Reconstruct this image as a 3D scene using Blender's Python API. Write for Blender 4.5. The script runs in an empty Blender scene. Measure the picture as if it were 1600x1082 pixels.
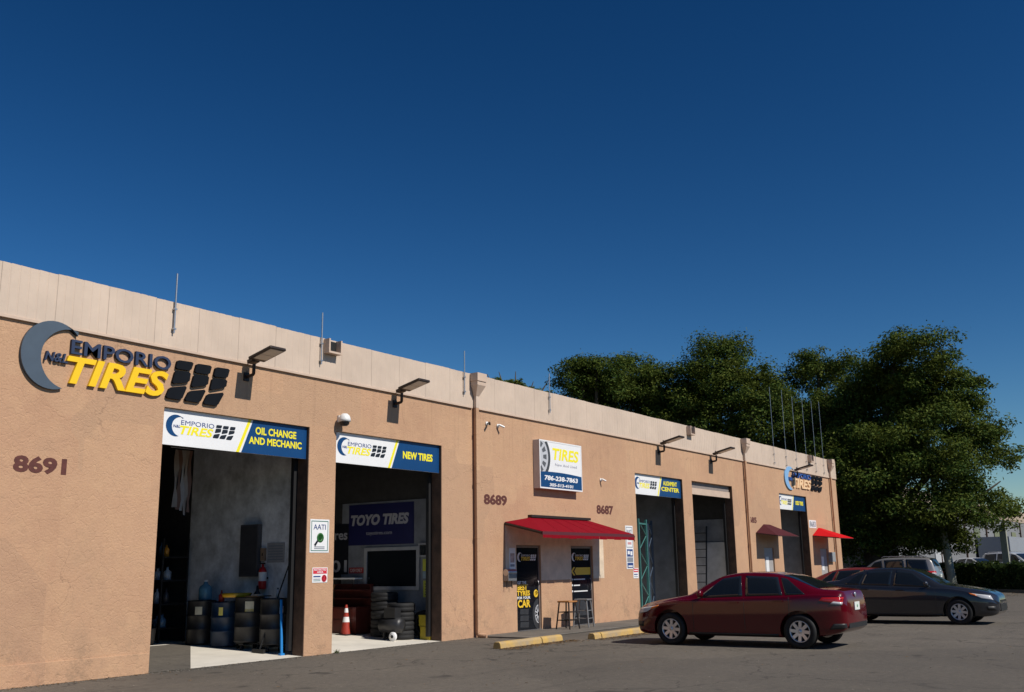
import bpy, bmesh, math, random
import numpy as np
from mathutils import Vector, Matrix
random.seed(7); RNG = np.random.default_rng(7)
S = bpy.context.scene; COL = S.collection
PI = math.pi
# ------------------------------------------------------------------ camera, sky, sun, exposure
yaw, pitch, roll = 0.962649, 0.218844, -0.016622
fw = Vector((math.sin(yaw)*math.cos(pitch), math.cos(yaw)*math.cos(pitch), math.sin(pitch)))
rt = Vector((math.cos(yaw), -math.sin(yaw), 0)); up = rt.cross(fw)
r2 = rt*math.cos(roll)+up*math.sin(roll); u2 = -rt*math.sin(roll)+up*math.cos(roll)
cam = bpy.data.cameras.new('camera'); camo = bpy.data.objects.new('camera', cam); COL.objects.link(camo)
m = Matrix((r2, u2, -fw)).transposed().to_4x4(); m.translation = (0, -14.7106, 1.6)
camo.matrix_world = m; cam.lens = 35; cam.sensor_width = 36; cam.clip_end = 3000; S.camera = camo
SUN_EL = math.radians(44)
wd = bpy.data.worlds.new('World'); S.world = wd; wd.use_nodes = True
wn, wl = wd.node_tree.nodes, wd.node_tree.links
bg = wn['Background']; sk = wn.new('ShaderNodeTexSky'); sk.sky_type = 'NISHITA'; sk.sun_disc = False
sk.sun_elevation = SUN_EL; sk.sun_rotation = PI; sk.air_density = 1.0; sk.dust_density = 0.05; sk.ozone_density = 3.5; sk.altitude = 0
ml = wn.new('ShaderNodeVectorMath'); ml.operation = 'SCALE'; ml.inputs[3].default_value = .63
gm = wn.new('ShaderNodeGamma'); gm.inputs[1].default_value = 1.6; hs = wn.new('ShaderNodeHueSaturation'); hs.inputs['Saturation'].default_value = 1.12; hs.inputs['Hue'].default_value = .497
wl.new(sk.outputs[0], ml.inputs[0]); wl.new(ml.outputs[0], gm.inputs[0]); wl.new(gm.outputs[0], hs.inputs['Color']); wl.new(hs.outputs[0], bg.inputs[0]); bg.inputs[1].default_value = 0.05
sl = bpy.data.lights.new('sun', 'SUN'); sl.energy = 4.6; sl.angle = math.radians(.53); sl.color = (1, .94, .85)
so = bpy.data.objects.new('sun', sl); COL.objects.link(so)
so.rotation_euler = (PI/2-SUN_EL, 0, math.radians(3.5)); so.location = (0, -40, 40)
S.view_settings.view_transform = 'Standard'; S.view_settings.look = 'None'; S.view_settings.exposure = 0; S.view_settings.gamma = 1
S.render.resolution_x, S.render.resolution_y = 1024, 692

# ------------------------------------------------------------------ materials
MATS = {}
def srgb(r, g, b):
    f = lambda c: (c/255/12.92) if c/255 <= .04045 else ((c/255+.055)/1.055)**2.4
    return (f(r), f(g), f(b))
def mat(name, col, rough=.6, metal=0, var=0, vs=6, bump=0, bs=40, spec=.5, coat=0, emis=0, trans=0, col2=None, detail=6):
    if name in MATS: return MATS[name]
    M = bpy.data.materials.new(name); M.use_nodes = True; n, l = M.node_tree.nodes, M.node_tree.links
    b = n['Principled BSDF']; b.inputs['Roughness'].default_value = rough; b.inputs['Metallic'].default_value = metal
    b.inputs['Specular IOR Level'].default_value = spec; b.inputs['Coat Weight'].default_value = coat
    b.inputs['Base Color'].default_value = (*col, 1)
    if emis: b.inputs['Emission Color'].default_value = (*col, 1); b.inputs['Emission Strength'].default_value = emis
    if trans: b.inputs['Transmission Weight'].default_value = trans
    tc = n.new('ShaderNodeTexCoord')
    if var:
        t = n.new('ShaderNodeTexNoise'); t.inputs['Scale'].default_value = vs; t.inputs['Detail'].default_value = detail; t.inputs['Roughness'].default_value = .65
        l.new(tc.outputs['Object'], t.inputs['Vector'])
        r = n.new('ShaderNodeValToRGB'); r.color_ramp.elements[0].position = .3; r.color_ramp.elements[1].position = .7
        c2 = col2 or tuple(c*(1-var) for c in col)
        r.color_ramp.elements[0].color = (*c2, 1); r.color_ramp.elements[1].color = (*[min(1, c*(1+var*.35)) for c in col], 1)
        l.new(t.outputs['Fac'], r.inputs['Fac']); l.new(r.outputs['Color'], b.inputs['Base Color'])
    if bump:
        t = n.new('ShaderNodeTexNoise'); t.inputs['Scale'].default_value = bs; t.inputs['Detail'].default_value = 5
        l.new(tc.outputs['Object'], t.inputs['Vector'])
        bp = n.new('ShaderNodeBump'); bp.inputs['Strength'].default_value = bump; bp.inputs['Distance'].default_value = .02
        l.new(t.outputs['Fac'], bp.inputs['Height']); l.new(bp.outputs['Normal'], b.inputs['Normal'])
    MATS[name] = M; return M
def mix(n, l, a, b, fac, mode='MIX'):
    x = n.new('ShaderNodeMix'); x.data_type = 'RGBA'; x.blend_type = mode
    for s, v in ((x.inputs[0], fac), (x.inputs[6], a), (x.inputs[7], b)):
        if hasattr(v, 'is_output'): l.new(v, s)
        elif isinstance(v, (int, float)): s.default_value = v
        else: s.default_value = (*v, 1)
    return x.outputs[2]
def noise(n, l, co, scale, detail=5, rough=.6, lo=.35, hi=.65, stretch=None):
    if stretch:
        mp = n.new('ShaderNodeMapping'); mp.inputs['Scale'].default_value = stretch; l.new(co, mp.inputs[0]); co = mp.outputs[0]
    t = n.new('ShaderNodeTexNoise'); t.inputs['Scale'].default_value = scale; t.inputs['Detail'].default_value = detail; t.inputs['Roughness'].default_value = rough
    l.new(co, t.inputs['Vector'])
    mr = n.new('ShaderNodeMapRange'); mr.inputs[1].default_value = lo; mr.inputs[2].default_value = hi
    l.new(t.outputs['Fac'], mr.inputs[0]); return mr.outputs[0], t.outputs['Fac']
def mul(n, l, a, v):
    x = n.new('ShaderNodeMath'); x.operation = 'MULTIPLY'; l.new(a, x.inputs[0])
    if hasattr(v, 'is_output'): l.new(v, x.inputs[1])
    else: x.inputs[1].default_value = v
    return x.outputs[0]
def stucco_mat():
    M = bpy.data.materials.new('stucco'); M.use_nodes = True; n, l = M.node_tree.nodes, M.node_tree.links
    b = n['Principled BSDF']; b.inputs['Roughness'].default_value = .85; b.inputs['Specular IOR Level'].default_value = .25
    g = n.new('ShaderNodeNewGeometry'); co = g.outputs['Position']
    big, _ = noise(n, l, co, .45, 4, .6, .3, .7)
    c = mix(n, l, (.425, .250, .155), (.525, .315, .195), big)
    med, _ = noise(n, l, co, 2.3, 6, .7, .45, .75)
    c = mix(n, l, c, (.57, .36, .21), mul(n, l, med, .5))
    st, _ = noise(n, l, co, 1.2, 6, .7, .55, .8, (3, 3, .25))           # vertical weather streaks
    c = mix(n, l, c, (.40, .22, .13), mul(n, l, st, .45))
    sx = n.new('ShaderNodeSeparateXYZ'); l.new(co, sx.inputs[0])
    lowz = n.new('ShaderNodeMapRange'); lowz.inputs[1].default_value = 1.15; lowz.inputs[2].default_value = .25; l.new(sx.outputs[2], lowz.inputs[0])
    sp, _ = noise(n, l, co, 2.0, 8, .8, .5, .72)                          # scuffs and tyre dirt near the foot
    c = mix(n, l, c, (.17, .12, .085), mul(n, l, mul(n, l, sp, lowz.outputs[0]), .95))
    vb = n.new('ShaderNodeTexVoronoi'); vb.distance = 'CHEBYCHEV'; vb.inputs['Scale'].default_value = .55; l.new(co, vb.inputs['Vector'])    # rolled-on repaint patches
    sp2 = n.new('ShaderNodeSeparateColor'); l.new(vb.outputs['Color'], sp2.inputs[0])
    c = mix(n, l, c, (.60, .395, .235), mul(n, l, sp2.outputs[0], .30))
    pk = n.new('ShaderNodeMapRange'); pk.inputs[1].default_value = .72; pk.inputs[2].default_value = .74; l.new(sp2.outputs[1], pk.inputs[0])
    c = mix(n, l, c, (.40, .255, .165), mul(n, l, pk.outputs[0], .35))
    hiz = n.new('ShaderNodeMapRange'); hiz.inputs[1].default_value = 3.9; hiz.inputs[2].default_value = 5.4; l.new(sx.outputs[2], hiz.inputs[0])
    dr, _ = noise(n, l, co, 1.6, 6, .7, .52, .70, (5, 5, .12))           # drip stains under the parapet
    c = mix(n, l, c, (.27, .165, .105), mul(n, l, mul(n, l, dr, hiz.outputs[0]), .55))
    gd, _ = noise(n, l, co, .9, 7, .75, .52, .74)
    c = mix(n, l, c, (.33, .215, .14), mul(n, l, gd, .55))
    spk, _ = noise(n, l, co, 34, 2, .5, .70, .78)
    c = mix(n, l, c, (.25, .14, .09), mul(n, l, spk, .35))
    vc = n.new('ShaderNodeTexVoronoi'); vc.feature = 'DISTANCE_TO_EDGE'; vc.inputs['Scale'].default_value = .5
    dw = n.new('ShaderNodeTexNoise'); dw.inputs['Scale'].default_value = 1.7; dw.inputs['Detail'].default_value = 7; l.new(co, dw.inputs['Vector'])
    dm = n.new('ShaderNodeVectorMath'); dm.operation = 'MULTIPLY_ADD'; l.new(dw.outputs['Color'], dm.inputs[0]); dm.inputs[1].default_value = (1.2, 1.2, 1.2); l.new(co, dm.inputs[2]); l.new(dm.outputs[0], vc.inputs['Vector'])
    hc = n.new('ShaderNodeMapRange'); hc.inputs[1].default_value = 0; hc.inputs[2].default_value = .006; hc.inputs[3].default_value = 1; hc.inputs[4].default_value = 0; l.new(vc.outputs['Distance'], hc.inputs[0])
    hm_, _ = noise(n, l, co, .7, 2, .5, .5, .6)
    c = mix(n, l, c, (.20, .12, .08), mul(n, l, mul(n, l, hc.outputs[0], hm_), .55))
    l.new(c, b.inputs['Base Color'])
    _, f1 = noise(n, l, co, 26, 6, .65); _, f2 = noise(n, l, co, 5.5, 4, .6, stretch=(1, 1, .6))
    v = n.new('ShaderNodeTexVoronoi'); v.feature = 'DISTANCE_TO_EDGE'; v.inputs['Scale'].default_value = 2.2
    dn = n.new('ShaderNodeTexNoise'); dn.inputs['Scale'].default_value = 3; l.new(co, dn.inputs['Vector'])
    ad = n.new('ShaderNodeVectorMath'); ad.operation = 'ADD'; l.new(co, ad.inputs[0]); l.new(dn.outputs['Color'], ad.inputs[1]); l.new(ad.outputs[0], v.inputs['Vector'])
    cr = n.new('ShaderNodeMapRange'); cr.inputs[1].default_value = 0; cr.inputs[2].default_value = .035; l.new(v.outputs['Distance'], cr.inputs[0])
    sm = n.new('ShaderNodeMath'); sm.operation = 'ADD'; l.new(f1, sm.inputs[0]); l.new(mul(n, l, f2, 1.2), sm.inputs[1])
    sm2 = n.new('ShaderNodeMath'); sm2.operation = 'ADD'; l.new(sm.outputs[0], sm2.inputs[0]); l.new(mul(n, l, cr.outputs[0], .25), sm2.inputs[1])
    bp = n.new('ShaderNodeBump'); bp.inputs['Strength'].default_value = .55; bp.inputs['Distance'].default_value = .02
    l.new(sm2.outputs[0], bp.inputs['Height']); l.new(bp.outputs['Normal'], b.inputs['Normal'])
    MATS['stucco'] = M; return M
def asphalt_mat():
    M = bpy.data.materials.new('asphalt'); M.use_nodes = True; n, l = M.node_tree.nodes, M.node_tree.links
    b = n['Principled BSDF']; b.inputs['Roughness'].default_value = .9; b.inputs['Specular IOR Level'].default_value = .3
    g = n.new('ShaderNodeNewGeometry'); co = g.outputs['Position']
    big, _ = noise(n, l, co, .22, 5, .6, .3, .7)
    c = mix(n, l, (.105, .092, .076), (.165, .144, .118), big)
    md, _ = noise(n, l, co, 1.1, 7, .75, .5, .75)
    c = mix(n, l, c, (.20, .170, .130), mul(n, l, md, .55))
    st, _ = noise(n, l, co, .6, 6, .7, .58, .72)
    c = mix(n, l, c, (.045, .040, .036), mul(n, l, st, .6))
    gr, _ = noise(n, l, co, 9, 8, .85, .42, .62)
    c = mix(n, l, c, (.042, .037, .032), mul(n, l, gr, .55))
    gp, _ = noise(n, l, co, 17, 4, .8, .60, .70)
    c = mix(n, l, c, (.27, .24, .20), mul(n, l, gp, .45))
    fn, f = noise(n, l, co, 45, 3, .7, .35, .7)
    c = mix(n, l, c, (.20, .18, .155), mul(n, l, fn, .28))
    dk, _ = noise(n, l, co, 70, 2, .6, .6, .7)
    c = mix(n, l, c, (.03, .027, .025), mul(n, l, dk, .5))
    ol, _ = noise(n, l, co, .95, 3, .5, .66, .71)
    c = mix(n, l, c, (.022, .020, .019), mul(n, l, ol, .65))
    pt = n.new('ShaderNodeTexVoronoi'); pt.distance = 'CHEBYCHEV'; pt.inputs['Scale'].default_value = .17; l.new(co, pt.inputs['Vector'])
    ps = n.new('ShaderNodeSeparateColor'); l.new(pt.outputs['Color'], ps.inputs[0])
    c = mix(n, l, c, (.062, .056, .050), mul(n, l, ps.outputs[0], .40))
    tm, _ = noise(n, l, co, .8, 5, .6, .60, .75, (.15, 2.2, 1))
    c = mix(n, l, c, (.035, .032, .030), mul(n, l, tm, .45))
    wv = n.new('ShaderNodeTexVoronoi'); wv.feature = 'DISTANCE_TO_EDGE'; wv.inputs['Scale'].default_value = .24
    dn = n.new('ShaderNodeTexNoise'); dn.inputs['Scale'].default_value = .7; dn.inputs['Detail'].default_value = 6; l.new(co, dn.inputs['Vector'])
    sc = n.new('ShaderNodeVectorMath'); sc.operation = 'MULTIPLY_ADD'; l.new(dn.outputs['Color'], sc.inputs[0]); sc.inputs[1].default_value = (3, 3, 0); l.new(co, sc.inputs[2]); l.new(sc.outputs[0], wv.inputs['Vector'])
    ck = n.new('ShaderNodeMapRange'); ck.inputs[1].default_value = .0; ck.inputs[2].default_value = .007; ck.inputs[3].default_value = 1; ck.inputs[4].default_value = 0; l.new(wv.outputs['Distance'], ck.inputs[0])
    c = mix(n, l, c, (.03, .027, .025), mul(n, l, ck.outputs[0], .7))
    l.new(c, b.inputs['Base Color'])
    bp = n.new('ShaderNodeBump'); bp.inputs['Strength'].default_value = .5; bp.inputs['Distance'].default_value = .01
    l.new(f, bp.inputs['Height']); l.new(bp.outputs['Normal'], b.inputs['Normal'])
    MATS['asphalt'] = M; return M
def leaf_mat(name, c1, c2, c3):
    M = bpy.data.materials.new(name); M.use_nodes = True; n, l = M.node_tree.nodes, M.node_tree.links
    b = n['Principled BSDF']; b.inputs['Roughness'].default_value = .75; b.inputs['Specular IOR Level'].default_value = .12
    g = n.new('ShaderNodeNewGeometry')
    r = n.new('ShaderNodeValToRGB'); e = r.color_ramp.elements; e[0].color = (*c1, 1); e[1].color = (*c3, 1); e.new(.55).color = (*c2, 1)
    l.new(g.outputs['Random Per Island'], r.inputs['Fac'])
    nz, _ = noise(n, l, g.outputs['Position'], .75, 4, .65, .42, .60)
    c = mix(n, l, r.outputs['Color'], (c3[0]*1.25, c3[1]*.95, c3[2]*.6), mul(n, l, nz, .35))
    l.new(c, b.inputs['Base Color'])
    tr = n.new('ShaderNodeBsdfTranslucent'); l.new(c, tr.inputs['Color']); mx = n.new('ShaderNodeMixShader'); mx.inputs[0].default_value = .28
    l.new(b.outputs[0], mx.inputs[1]); l.new(tr.outputs[0], mx.inputs[2]); l.new(mx.outputs[0], n['Material Output'].inputs[0])
    MATS[name] = M; return M
def fabric_mat(name, col, t=.35):
    M = bpy.data.materials.new(name); M.use_nodes = True; n, l = M.node_tree.nodes, M.node_tree.links
    b = n['Principled BSDF']; b.inputs['Base Color'].default_value = (*col, 1); b.inputs['Roughness'].default_value = .8; b.inputs['Specular IOR Level'].default_value = .2
    tr = n.new('ShaderNodeBsdfTranslucent'); tr.inputs['Color'].default_value = (*col, 1); mx = n.new('ShaderNodeMixShader'); mx.inputs[0].default_value = t
    l.new(b.outputs[0], mx.inputs[1]); l.new(tr.outputs[0], mx.inputs[2]); l.new(mx.outputs[0], n['Material Output'].inputs[0])
    MATS[name] = M; return M
STUCCO = stucco_mat(); ASPHALT = asphalt_mat()
PARAPET = mat('parapet_paint', (.60, .475, .375), .6, var=.16, vs=.9, bump=.1, bs=30)
TRIM = mat('trim_paint', (.58, .44, .34), .6, var=.12, vs=3)
BROWN = mat('reveal_brown', (.10, .055, .034), .8, var=.55, vs=4, bump=.4, bs=20)
CONC = mat('concrete_floor', (.74, .69, .60), .7, var=.18, vs=1.2, bump=.1)
WALK = mat('walkway_concrete', (.15, .135, .115), .9, var=.35, vs=1.7, bump=.3, bs=50)
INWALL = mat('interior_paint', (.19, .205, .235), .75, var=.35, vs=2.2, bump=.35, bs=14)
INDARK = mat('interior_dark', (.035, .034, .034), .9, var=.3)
INWHITE = mat('interior_white', (.32, .33, .35), .6, var=.15); WHITE = mat('white_panel', (.80, .80, .80), .4, var=.04, vs=3)
BLUE = mat('sign_blue', (.003, .050, .165), .4, var=.12, vs=2)
YEL = mat('sign_yellow', (.86, .76, .02), .45)
NAVYTXT = mat('sign_navy', (.03, .06, .20), .45)
BLK = mat('sign_black', (.012, .014, .020), .4)
L_CRES = mat('logo_slate', (.062, .090, .125), .5, var=.12, vs=4)
L_EMP = mat('logo_navy', (.028, .045, .095), .6, var=.15, vs=4, spec=.25)
L_YEL = mat('logo_yellow', (.90, .56, .004), .5, var=.05)
L_BLK = mat('logo_black', (.006, .008, .012), .75, var=.2, spec=.12)
DIGIT = mat('digit_maroon', (.115, .032, .024), .75, var=.35, vs=12)
BRONZE = mat('fixture_bronze', (.030, .020, .016), .5, metal=.3)
LENS = mat('fixture_lens', (.50, .49, .46), .25, var=.1)
GALV = mat('galvanised', (.45, .47, .50), .4, metal=.8, var=.2, vs=8)
DOMEW = mat('camera_white', (.75, .75, .74), .35)
RUBBER = mat('rubber', (.007, .007, .008), .75, var=.3, vs=12)
STEEL = mat('steel', (.50, .50, .52), .35, metal=.9, var=.15)
ALLOY = mat('alloy_silver', (.62, .63, .66), .3, metal=.75)
GLASS = mat('tinted_glass', (.010, .013, .016), .04, spec=.6)
DKGLASS = mat('door_glass', (.008, .010, .014), .08, spec=.3)
PLASTIC = mat('black_plastic', (.014, .014, .015), .5)
RED_FAB = fabric_mat('awning_red', (.43, .008, .026), .55); MAR_FAB = fabric_mat('awning_maroon', (.080, .016, .022), .15)
BRED_FAB = fabric_mat('awning_bright_red', (.75, .010, .016))
WOODM = mat('wood', (.40, .17, .045), .6, var=.4, vs=9)
BARK = mat('bark', (.10, .085, .065), .9, var=.4, vs=3, bump=.7, bs=8)
LEAF = leaf_mat('ficus_leaf', (.018, .044, .009), (.050, .092, .016), (.125, .160, .030))
HEDGE = leaf_mat('hedge_leaf', (.012, .030, .010), (.030, .058, .014), (.070, .105, .028))

# ------------------------------------------------------------------ mesh helpers
class MB:
    def __init__(s): s.v = []; s.f = []; s.sm = []
    def add(s, vs, fs, smooth=False):
        o = len(s.v); s.v += [tuple(v) for v in vs]; s.f += [tuple(i+o for i in f) for f in fs]; s.sm += [smooth]*len(fs); return s
    def box(s, a, b, M=None):
        x0, x1 = sorted((a[0], b[0])); y0, y1 = sorted((a[1], b[1])); z0, z1 = sorted((a[2], b[2]))
        v = [Vector(c) for c in ((x0,y0,z0),(x1,y0,z0),(x1,y1,z0),(x0,y1,z0),(x0,y0,z1),(x1,y0,z1),(x1,y1,z1),(x0,y1,z1))]
        if M: v = [M @ c for c in v]
        return s.add(v, [(0,3,2,1),(4,5,6,7),(0,1,5,4),(1,2,6,5),(2,3,7,6),(3,0,4,7)])
    def tube(s, pts, rad, n=8, caps=True, smooth=True):
        P = [Vector(p) for p in pts]; R = rad if isinstance(rad, (list, tuple)) else [rad]*len(P)
        rings = []; ref = None
        for i, p in enumerate(P):
            d = ((P[min(i+1, len(P)-1)]-p)+(p-P[max(i-1, 0)])).normalized()
            if ref is None: ref = Vector((0, 0, 1)) if abs(d.z) < .9 else Vector((1, 0, 0))
            a = d.cross(ref).normalized(); b = d.cross(a).normalized(); ref = -b if False else ref
            rings.append([p+(a*math.cos(2*PI*k/n)+b*math.sin(2*PI*k/n))*R[i] for k in range(n)])
        v = [q for r in rings for q in r]
        f = [(i*n+k, i*n+(k+1)%n, (i+1)*n+(k+1)%n, (i+1)*n+k) for i in range(len(P)-1) for k in range(n)]
        s.add(v, f, smooth)
        if caps: s.add(rings[0], [tuple(range(n))]); s.add(rings[-1], [tuple(range(n))[::-1]])
        return s
    def lathe(s, prof, n=24, M=None, smooth=True):     # prof = (r, h) pairs round local z
        v = []
        for r, h in prof:
            for k in range(n):
                c = Vector((r*math.cos(2*PI*k/n), r*math.sin(2*PI*k/n), h)); v.append(M @ c if M else c)
        f = [(i*n+k, i*n+(k+1)%n, (i+1)*n+(k+1)%n, (i+1)*n+k) for i in range(len(prof)-1) for k in range(n)]
        s.add(v, f, smooth)
        for i, rev in ((0, True), (len(prof)-1, False)):
            if prof[i][0] > 1e-4: s.add(v[i*n:(i+1)*n], [tuple(range(n))[::-1] if rev else tuple(range(n))])
        return s
    def slab(s, pts, y0, y1):                           # polygon in XZ given counter-clockwise as seen from -Y, front at y0 < y1
        n = len(pts); v = [(p[0], y0, p[1]) for p in pts]+[(p[0], y1, p[1]) for p in pts]
        return s.add(v, [tuple(range(n)), tuple(range(2*n-1, n-1, -1))]+[(i, i+n, (i+1)%n+n, (i+1)%n) for i in range(n)])
    def mesh(s, name, m):
        me = bpy.data.meshes.new(name); me.from_pydata(s.v, [], s.f); me.polygons.foreach_set('use_smooth', s.sm); me.update()
        if m: me.materials.append(m)
        return me
    def build(s, name, m, parent=None, fix=True):
        me = s.mesh(name, m)
        if fix:
            bm = bmesh.new(); bm.from_mesh(me); bmesh.ops.recalc_face_normals(bm, faces=bm.faces); bm.to_mesh(me); bm.free()
        return link(name, me, parent)
def link(name, me, parent=None, loc=None):
    o = bpy.data.objects.new(name, me); COL.objects.link(o)
    if parent: o.parent = parent
    if loc: o.location = loc
    return o
def tag(o, label, cat, group=None):
    o['label'] = label; o['category'] = cat
    if group: o['group'] = group
    return o
def thing(name, label, cat, loc=(0, 0, 0), rz=0, group=None):
    o = bpy.data.objects.new(name, None); COL.objects.link(o); o.location = loc; o.rotation_euler = (0, 0, rz); o.empty_display_size = .1
    return tag(o, label, cat, group)
def struct(o, kind='structure'): o['kind'] = kind; return o
def box(name, a, b, m, parent=None): return MB().box(a, b).build(name, m, parent)
def bevel(o, w=.01, seg=2):
    b = o.modifiers.new('bevel', 'BEVEL'); b.width = w; b.segments = seg; b.limit_method = 'ANGLE'; return o
def text_mesh(s, x0, x1, z0, z1, y, m, depth=.004, bold=.0, shear=0, res=3):
    """letters fitted into the box x0..x1, z0..z1 on a wall facing -Y; front face at y"""
    c = bpy.data.curves.new('t', 'FONT'); c.body = s; c.size = 1; c.offset = bold; c.shear = shear; c.resolution_u = res; c.extrude = .5
    o = bpy.data.objects.new('t', c); COL.objects.link(o); bpy.context.view_layer.update()
    me = bpy.data.meshes.new_from_object(o.evaluated_get(bpy.context.evaluated_depsgraph_get())); bpy.data.objects.remove(o); bpy.data.curves.remove(c)
    n = len(me.vertices); a = np.zeros(n*3); me.vertices.foreach_get('co', a); a = a.reshape(-1, 3)
    lo, hi = a.min(0), a.max(0); b = np.empty_like(a)
    b[:, 0] = x0+(a[:, 0]-lo[0])/(hi[0]-lo[0])*(x1-x0); b[:, 2] = z0+(a[:, 1]-lo[1])/(hi[1]-lo[1])*(z1-z0); b[:, 1] = y+(.5-a[:, 2])*depth
    me.vertices.foreach_set('co', b.ravel()); me.materials.clear(); me.materials.append(m); me.update(); return me
def text(name, s, x0, x1, z0, z1, y, m, parent=None, **k): return link(name, text_mesh(s, x0, x1, z0, z1, y, m, **k), parent)
def letters(name, s, x0, x1, z0, z1, y, m, parent, **k):      # every letter a part of its own
    me = text_mesh(s, x0, x1, z0, z1, y, m, **k); bm = bmesh.new(); bm.from_mesh(me)
    bmesh.ops.remove_doubles(bm, verts=bm.verts, dist=1e-5); bm.verts.index_update(); seen = set(); isl = []
    for v in bm.verts:
        if v.index in seen: continue
        st = [v]; g = set()
        while st:
            w = st.pop()
            if w.index in g: continue
            g.add(w.index); st += [e.other_vert(w) for e in w.link_edges]
        seen |= g; isl.append(g)
    for g in isl:
        vs = sorted(g); ix = {i: j for j, i in enumerate(vs)}; bm.verts.ensure_lookup_table()
        mb = MB(); mb.add([bm.verts[i].co[:] for i in vs], [[ix[v.index] for v in f.verts] for f in bm.faces if f.verts[0].index in g]); mb.build(name, m, parent)
    bm.free()
def circ3(a, b, c):
    (ax, ay), (bx, by), (cx, cy) = a, b, c; d = 2*(ax*(by-cy)+bx*(cy-ay)+cx*(ay-by))
    ux = ((ax*ax+ay*ay)*(by-cy)+(bx*bx+by*by)*(cy-ay)+(cx*cx+cy*cy)*(ay-by))/d
    uy = ((ax*ax+ay*ay)*(cx-bx)+(bx*bx+by*by)*(ax-cx)+(cx*cx+cy*cy)*(bx-ax))/d
    return ux, uy, math.hypot(ax-ux, ay-uy)
BLOCKS = [[(10.73,5.27),(11.07,5.28),(11.02,5.12),(10.70,5.11)],[(11.14,5.27),(11.47,5.28),(11.43,5.11),(11.10,5.10)],[(11.56,5.27),(11.88,5.28),(11.83,5.10),(11.52,5.09)],
 [(10.70,5.08),(11.02,5.09),(11.00,4.91),(10.64,4.83)],[(11.10,5.07),(11.42,5.08),(11.40,4.91),(11.04,4.82)],[(11.50,5.06),(11.83,5.07),(11.81,4.93),(11.45,4.82)],
 [(10.60,4.76),(10.96,4.84),(10.86,4.57),(10.53,4.57)],[(11.01,4.75),(11.37,4.83),(11.25,4.57),(10.92,4.57)],[(11.41,4.75),(11.78,4.83),(11.64,4.56),(11.32,4.56)]]
def logo(par, X0, X1, Z0, Z1, y, depth, mats, solid=False, nl=True, blocks=True):
    fx = lambda x: X0+(x-7.90)/3.98*(X1-X0); fz = lambda z: Z0+(z-4.44)/1.08*(Z1-Z0)
    tt, tb = (8.89, 5.40), (8.62, 4.47); pts = []
    for k in range(29):
        a = math.radians(43+(291-43)*k/28); pts.append((8.43+.53*math.cos(a), 4.98+.545*math.sin(a)))
    ux, uy, r = circ3(tb, (8.23, 4.87), tt); a0 = math.atan2(tb[1]-uy, tb[0]-ux); a1 = math.atan2(tt[1]-uy, tt[0]-ux)
    if a0 < 0: a0 += 2*PI
    for k in range(1, 22): a = a0+(a1-a0)*k/22; pts.append((ux+r*math.cos(a), uy+r*math.sin(a)))
    MB().slab([(fx(a), fz(b)) for a, b in pts], y, y+depth).build('crescent', mats[0], par)
    fn = letters if solid else text
    if nl: fn('letter' if solid else 'lettering', 'N&L', fx(8.29), fx(8.68), fz(4.88), fz(5.03), y, mats[1], par, depth=depth, shear=.2, bold=.02)
    fn('letter' if solid else 'lettering', 'EMPORIO', fx(8.72), fx(10.60), fz(5.05), fz(5.29), y, mats[1], par, depth=depth, bold=.012 if solid else .0)
    fn('letter' if solid else 'lettering', 'TIRES', fx(8.66), fx(10.56), fz(4.57), fz(5.02), y, mats[2], par, depth=depth, shear=.25, bold=.028)
    if blocks:
        for bl in BLOCKS:
            c = (sum(p[0] for p in bl)/4, sum(p[1] for p in bl)/4); q = []
            for i in range(4):                             # clipped corners
                p0, p1, p2 = bl[i-1], bl[i], bl[(i+1) % 4]
                q += [(p1[0]+(p0[0]-p1[0])*.12, p1[1]+(p0[1]-p1[1])*.14), (p1[0]+(p2[0]-p1[0])*.12, p1[1]+(p2[1]-p1[1])*.14)]
            MB().slab([(fx(a), fz(b)) for a, b in q[::-1]], y, y+depth).build('tread_block', mats[3], par)

# ------------------------------------------------------------------ ground
g = MB()
g.add([(-300, -300, 0), (700, -300, 0), (700, 600, 0), (-300, 600, 0)], [(0, 1, 2, 3)]).build('ground', ASPHALT)
struct(bpy.data.objects['ground'])
w = bevel(MB().box((19.55, -1.45, .004), (27.6, -.004, .035)).build('walkway', WALK), .01); struct(w)

# ------------------------------------------------------------------ the warehouse
B = thing('warehouse', 'long low tan stucco warehouse with open service bays and pale ribbed parapet', 'building', (0, 0, 0))
XL, XR, DEP, HT, HB = -8.0, 47.9, 24.0, 6.30, 5.45
OPEN = [(10.55, 13.97, 4.42), (14.72, 18.17, 4.42), (21.17, 22.28, 2.15), (23.80, 24.96, 2.15), (27.70, 31.08, 4.42), (31.82, 35.32, 4.42), (38.12, 39.16, 2.2), (40.2, 43.5, 4.42), (44.83, 45.85, 2.2)]
wm = MB(); x = XL; TH = .30
for a, b, h in OPEN:
    wm.box((x, 0, 0), (a, TH, HT)); wm.box((a, 0, h), (b, TH, HT)); x = b
wm.box((x, 0, 0), (XR, TH, HT)); wm.build('wall', STUCCO, B)
sm_ = MB(); sm_.box((XL, TH, 0), (XL+.3, DEP, HT)).box((XR-.3, TH, 0), (XR, DEP, HT)).box((XL+.3, DEP-.3, 0), (XR-.3, DEP, HT)); sm_.build('side_wall', STUCCO, B)
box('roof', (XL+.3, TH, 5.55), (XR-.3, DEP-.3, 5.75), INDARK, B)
bevel(MB().box((XL, -.025, 0), (10.535, -.001, .33)).build('plinth', STUCCO, B), .008)
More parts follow.
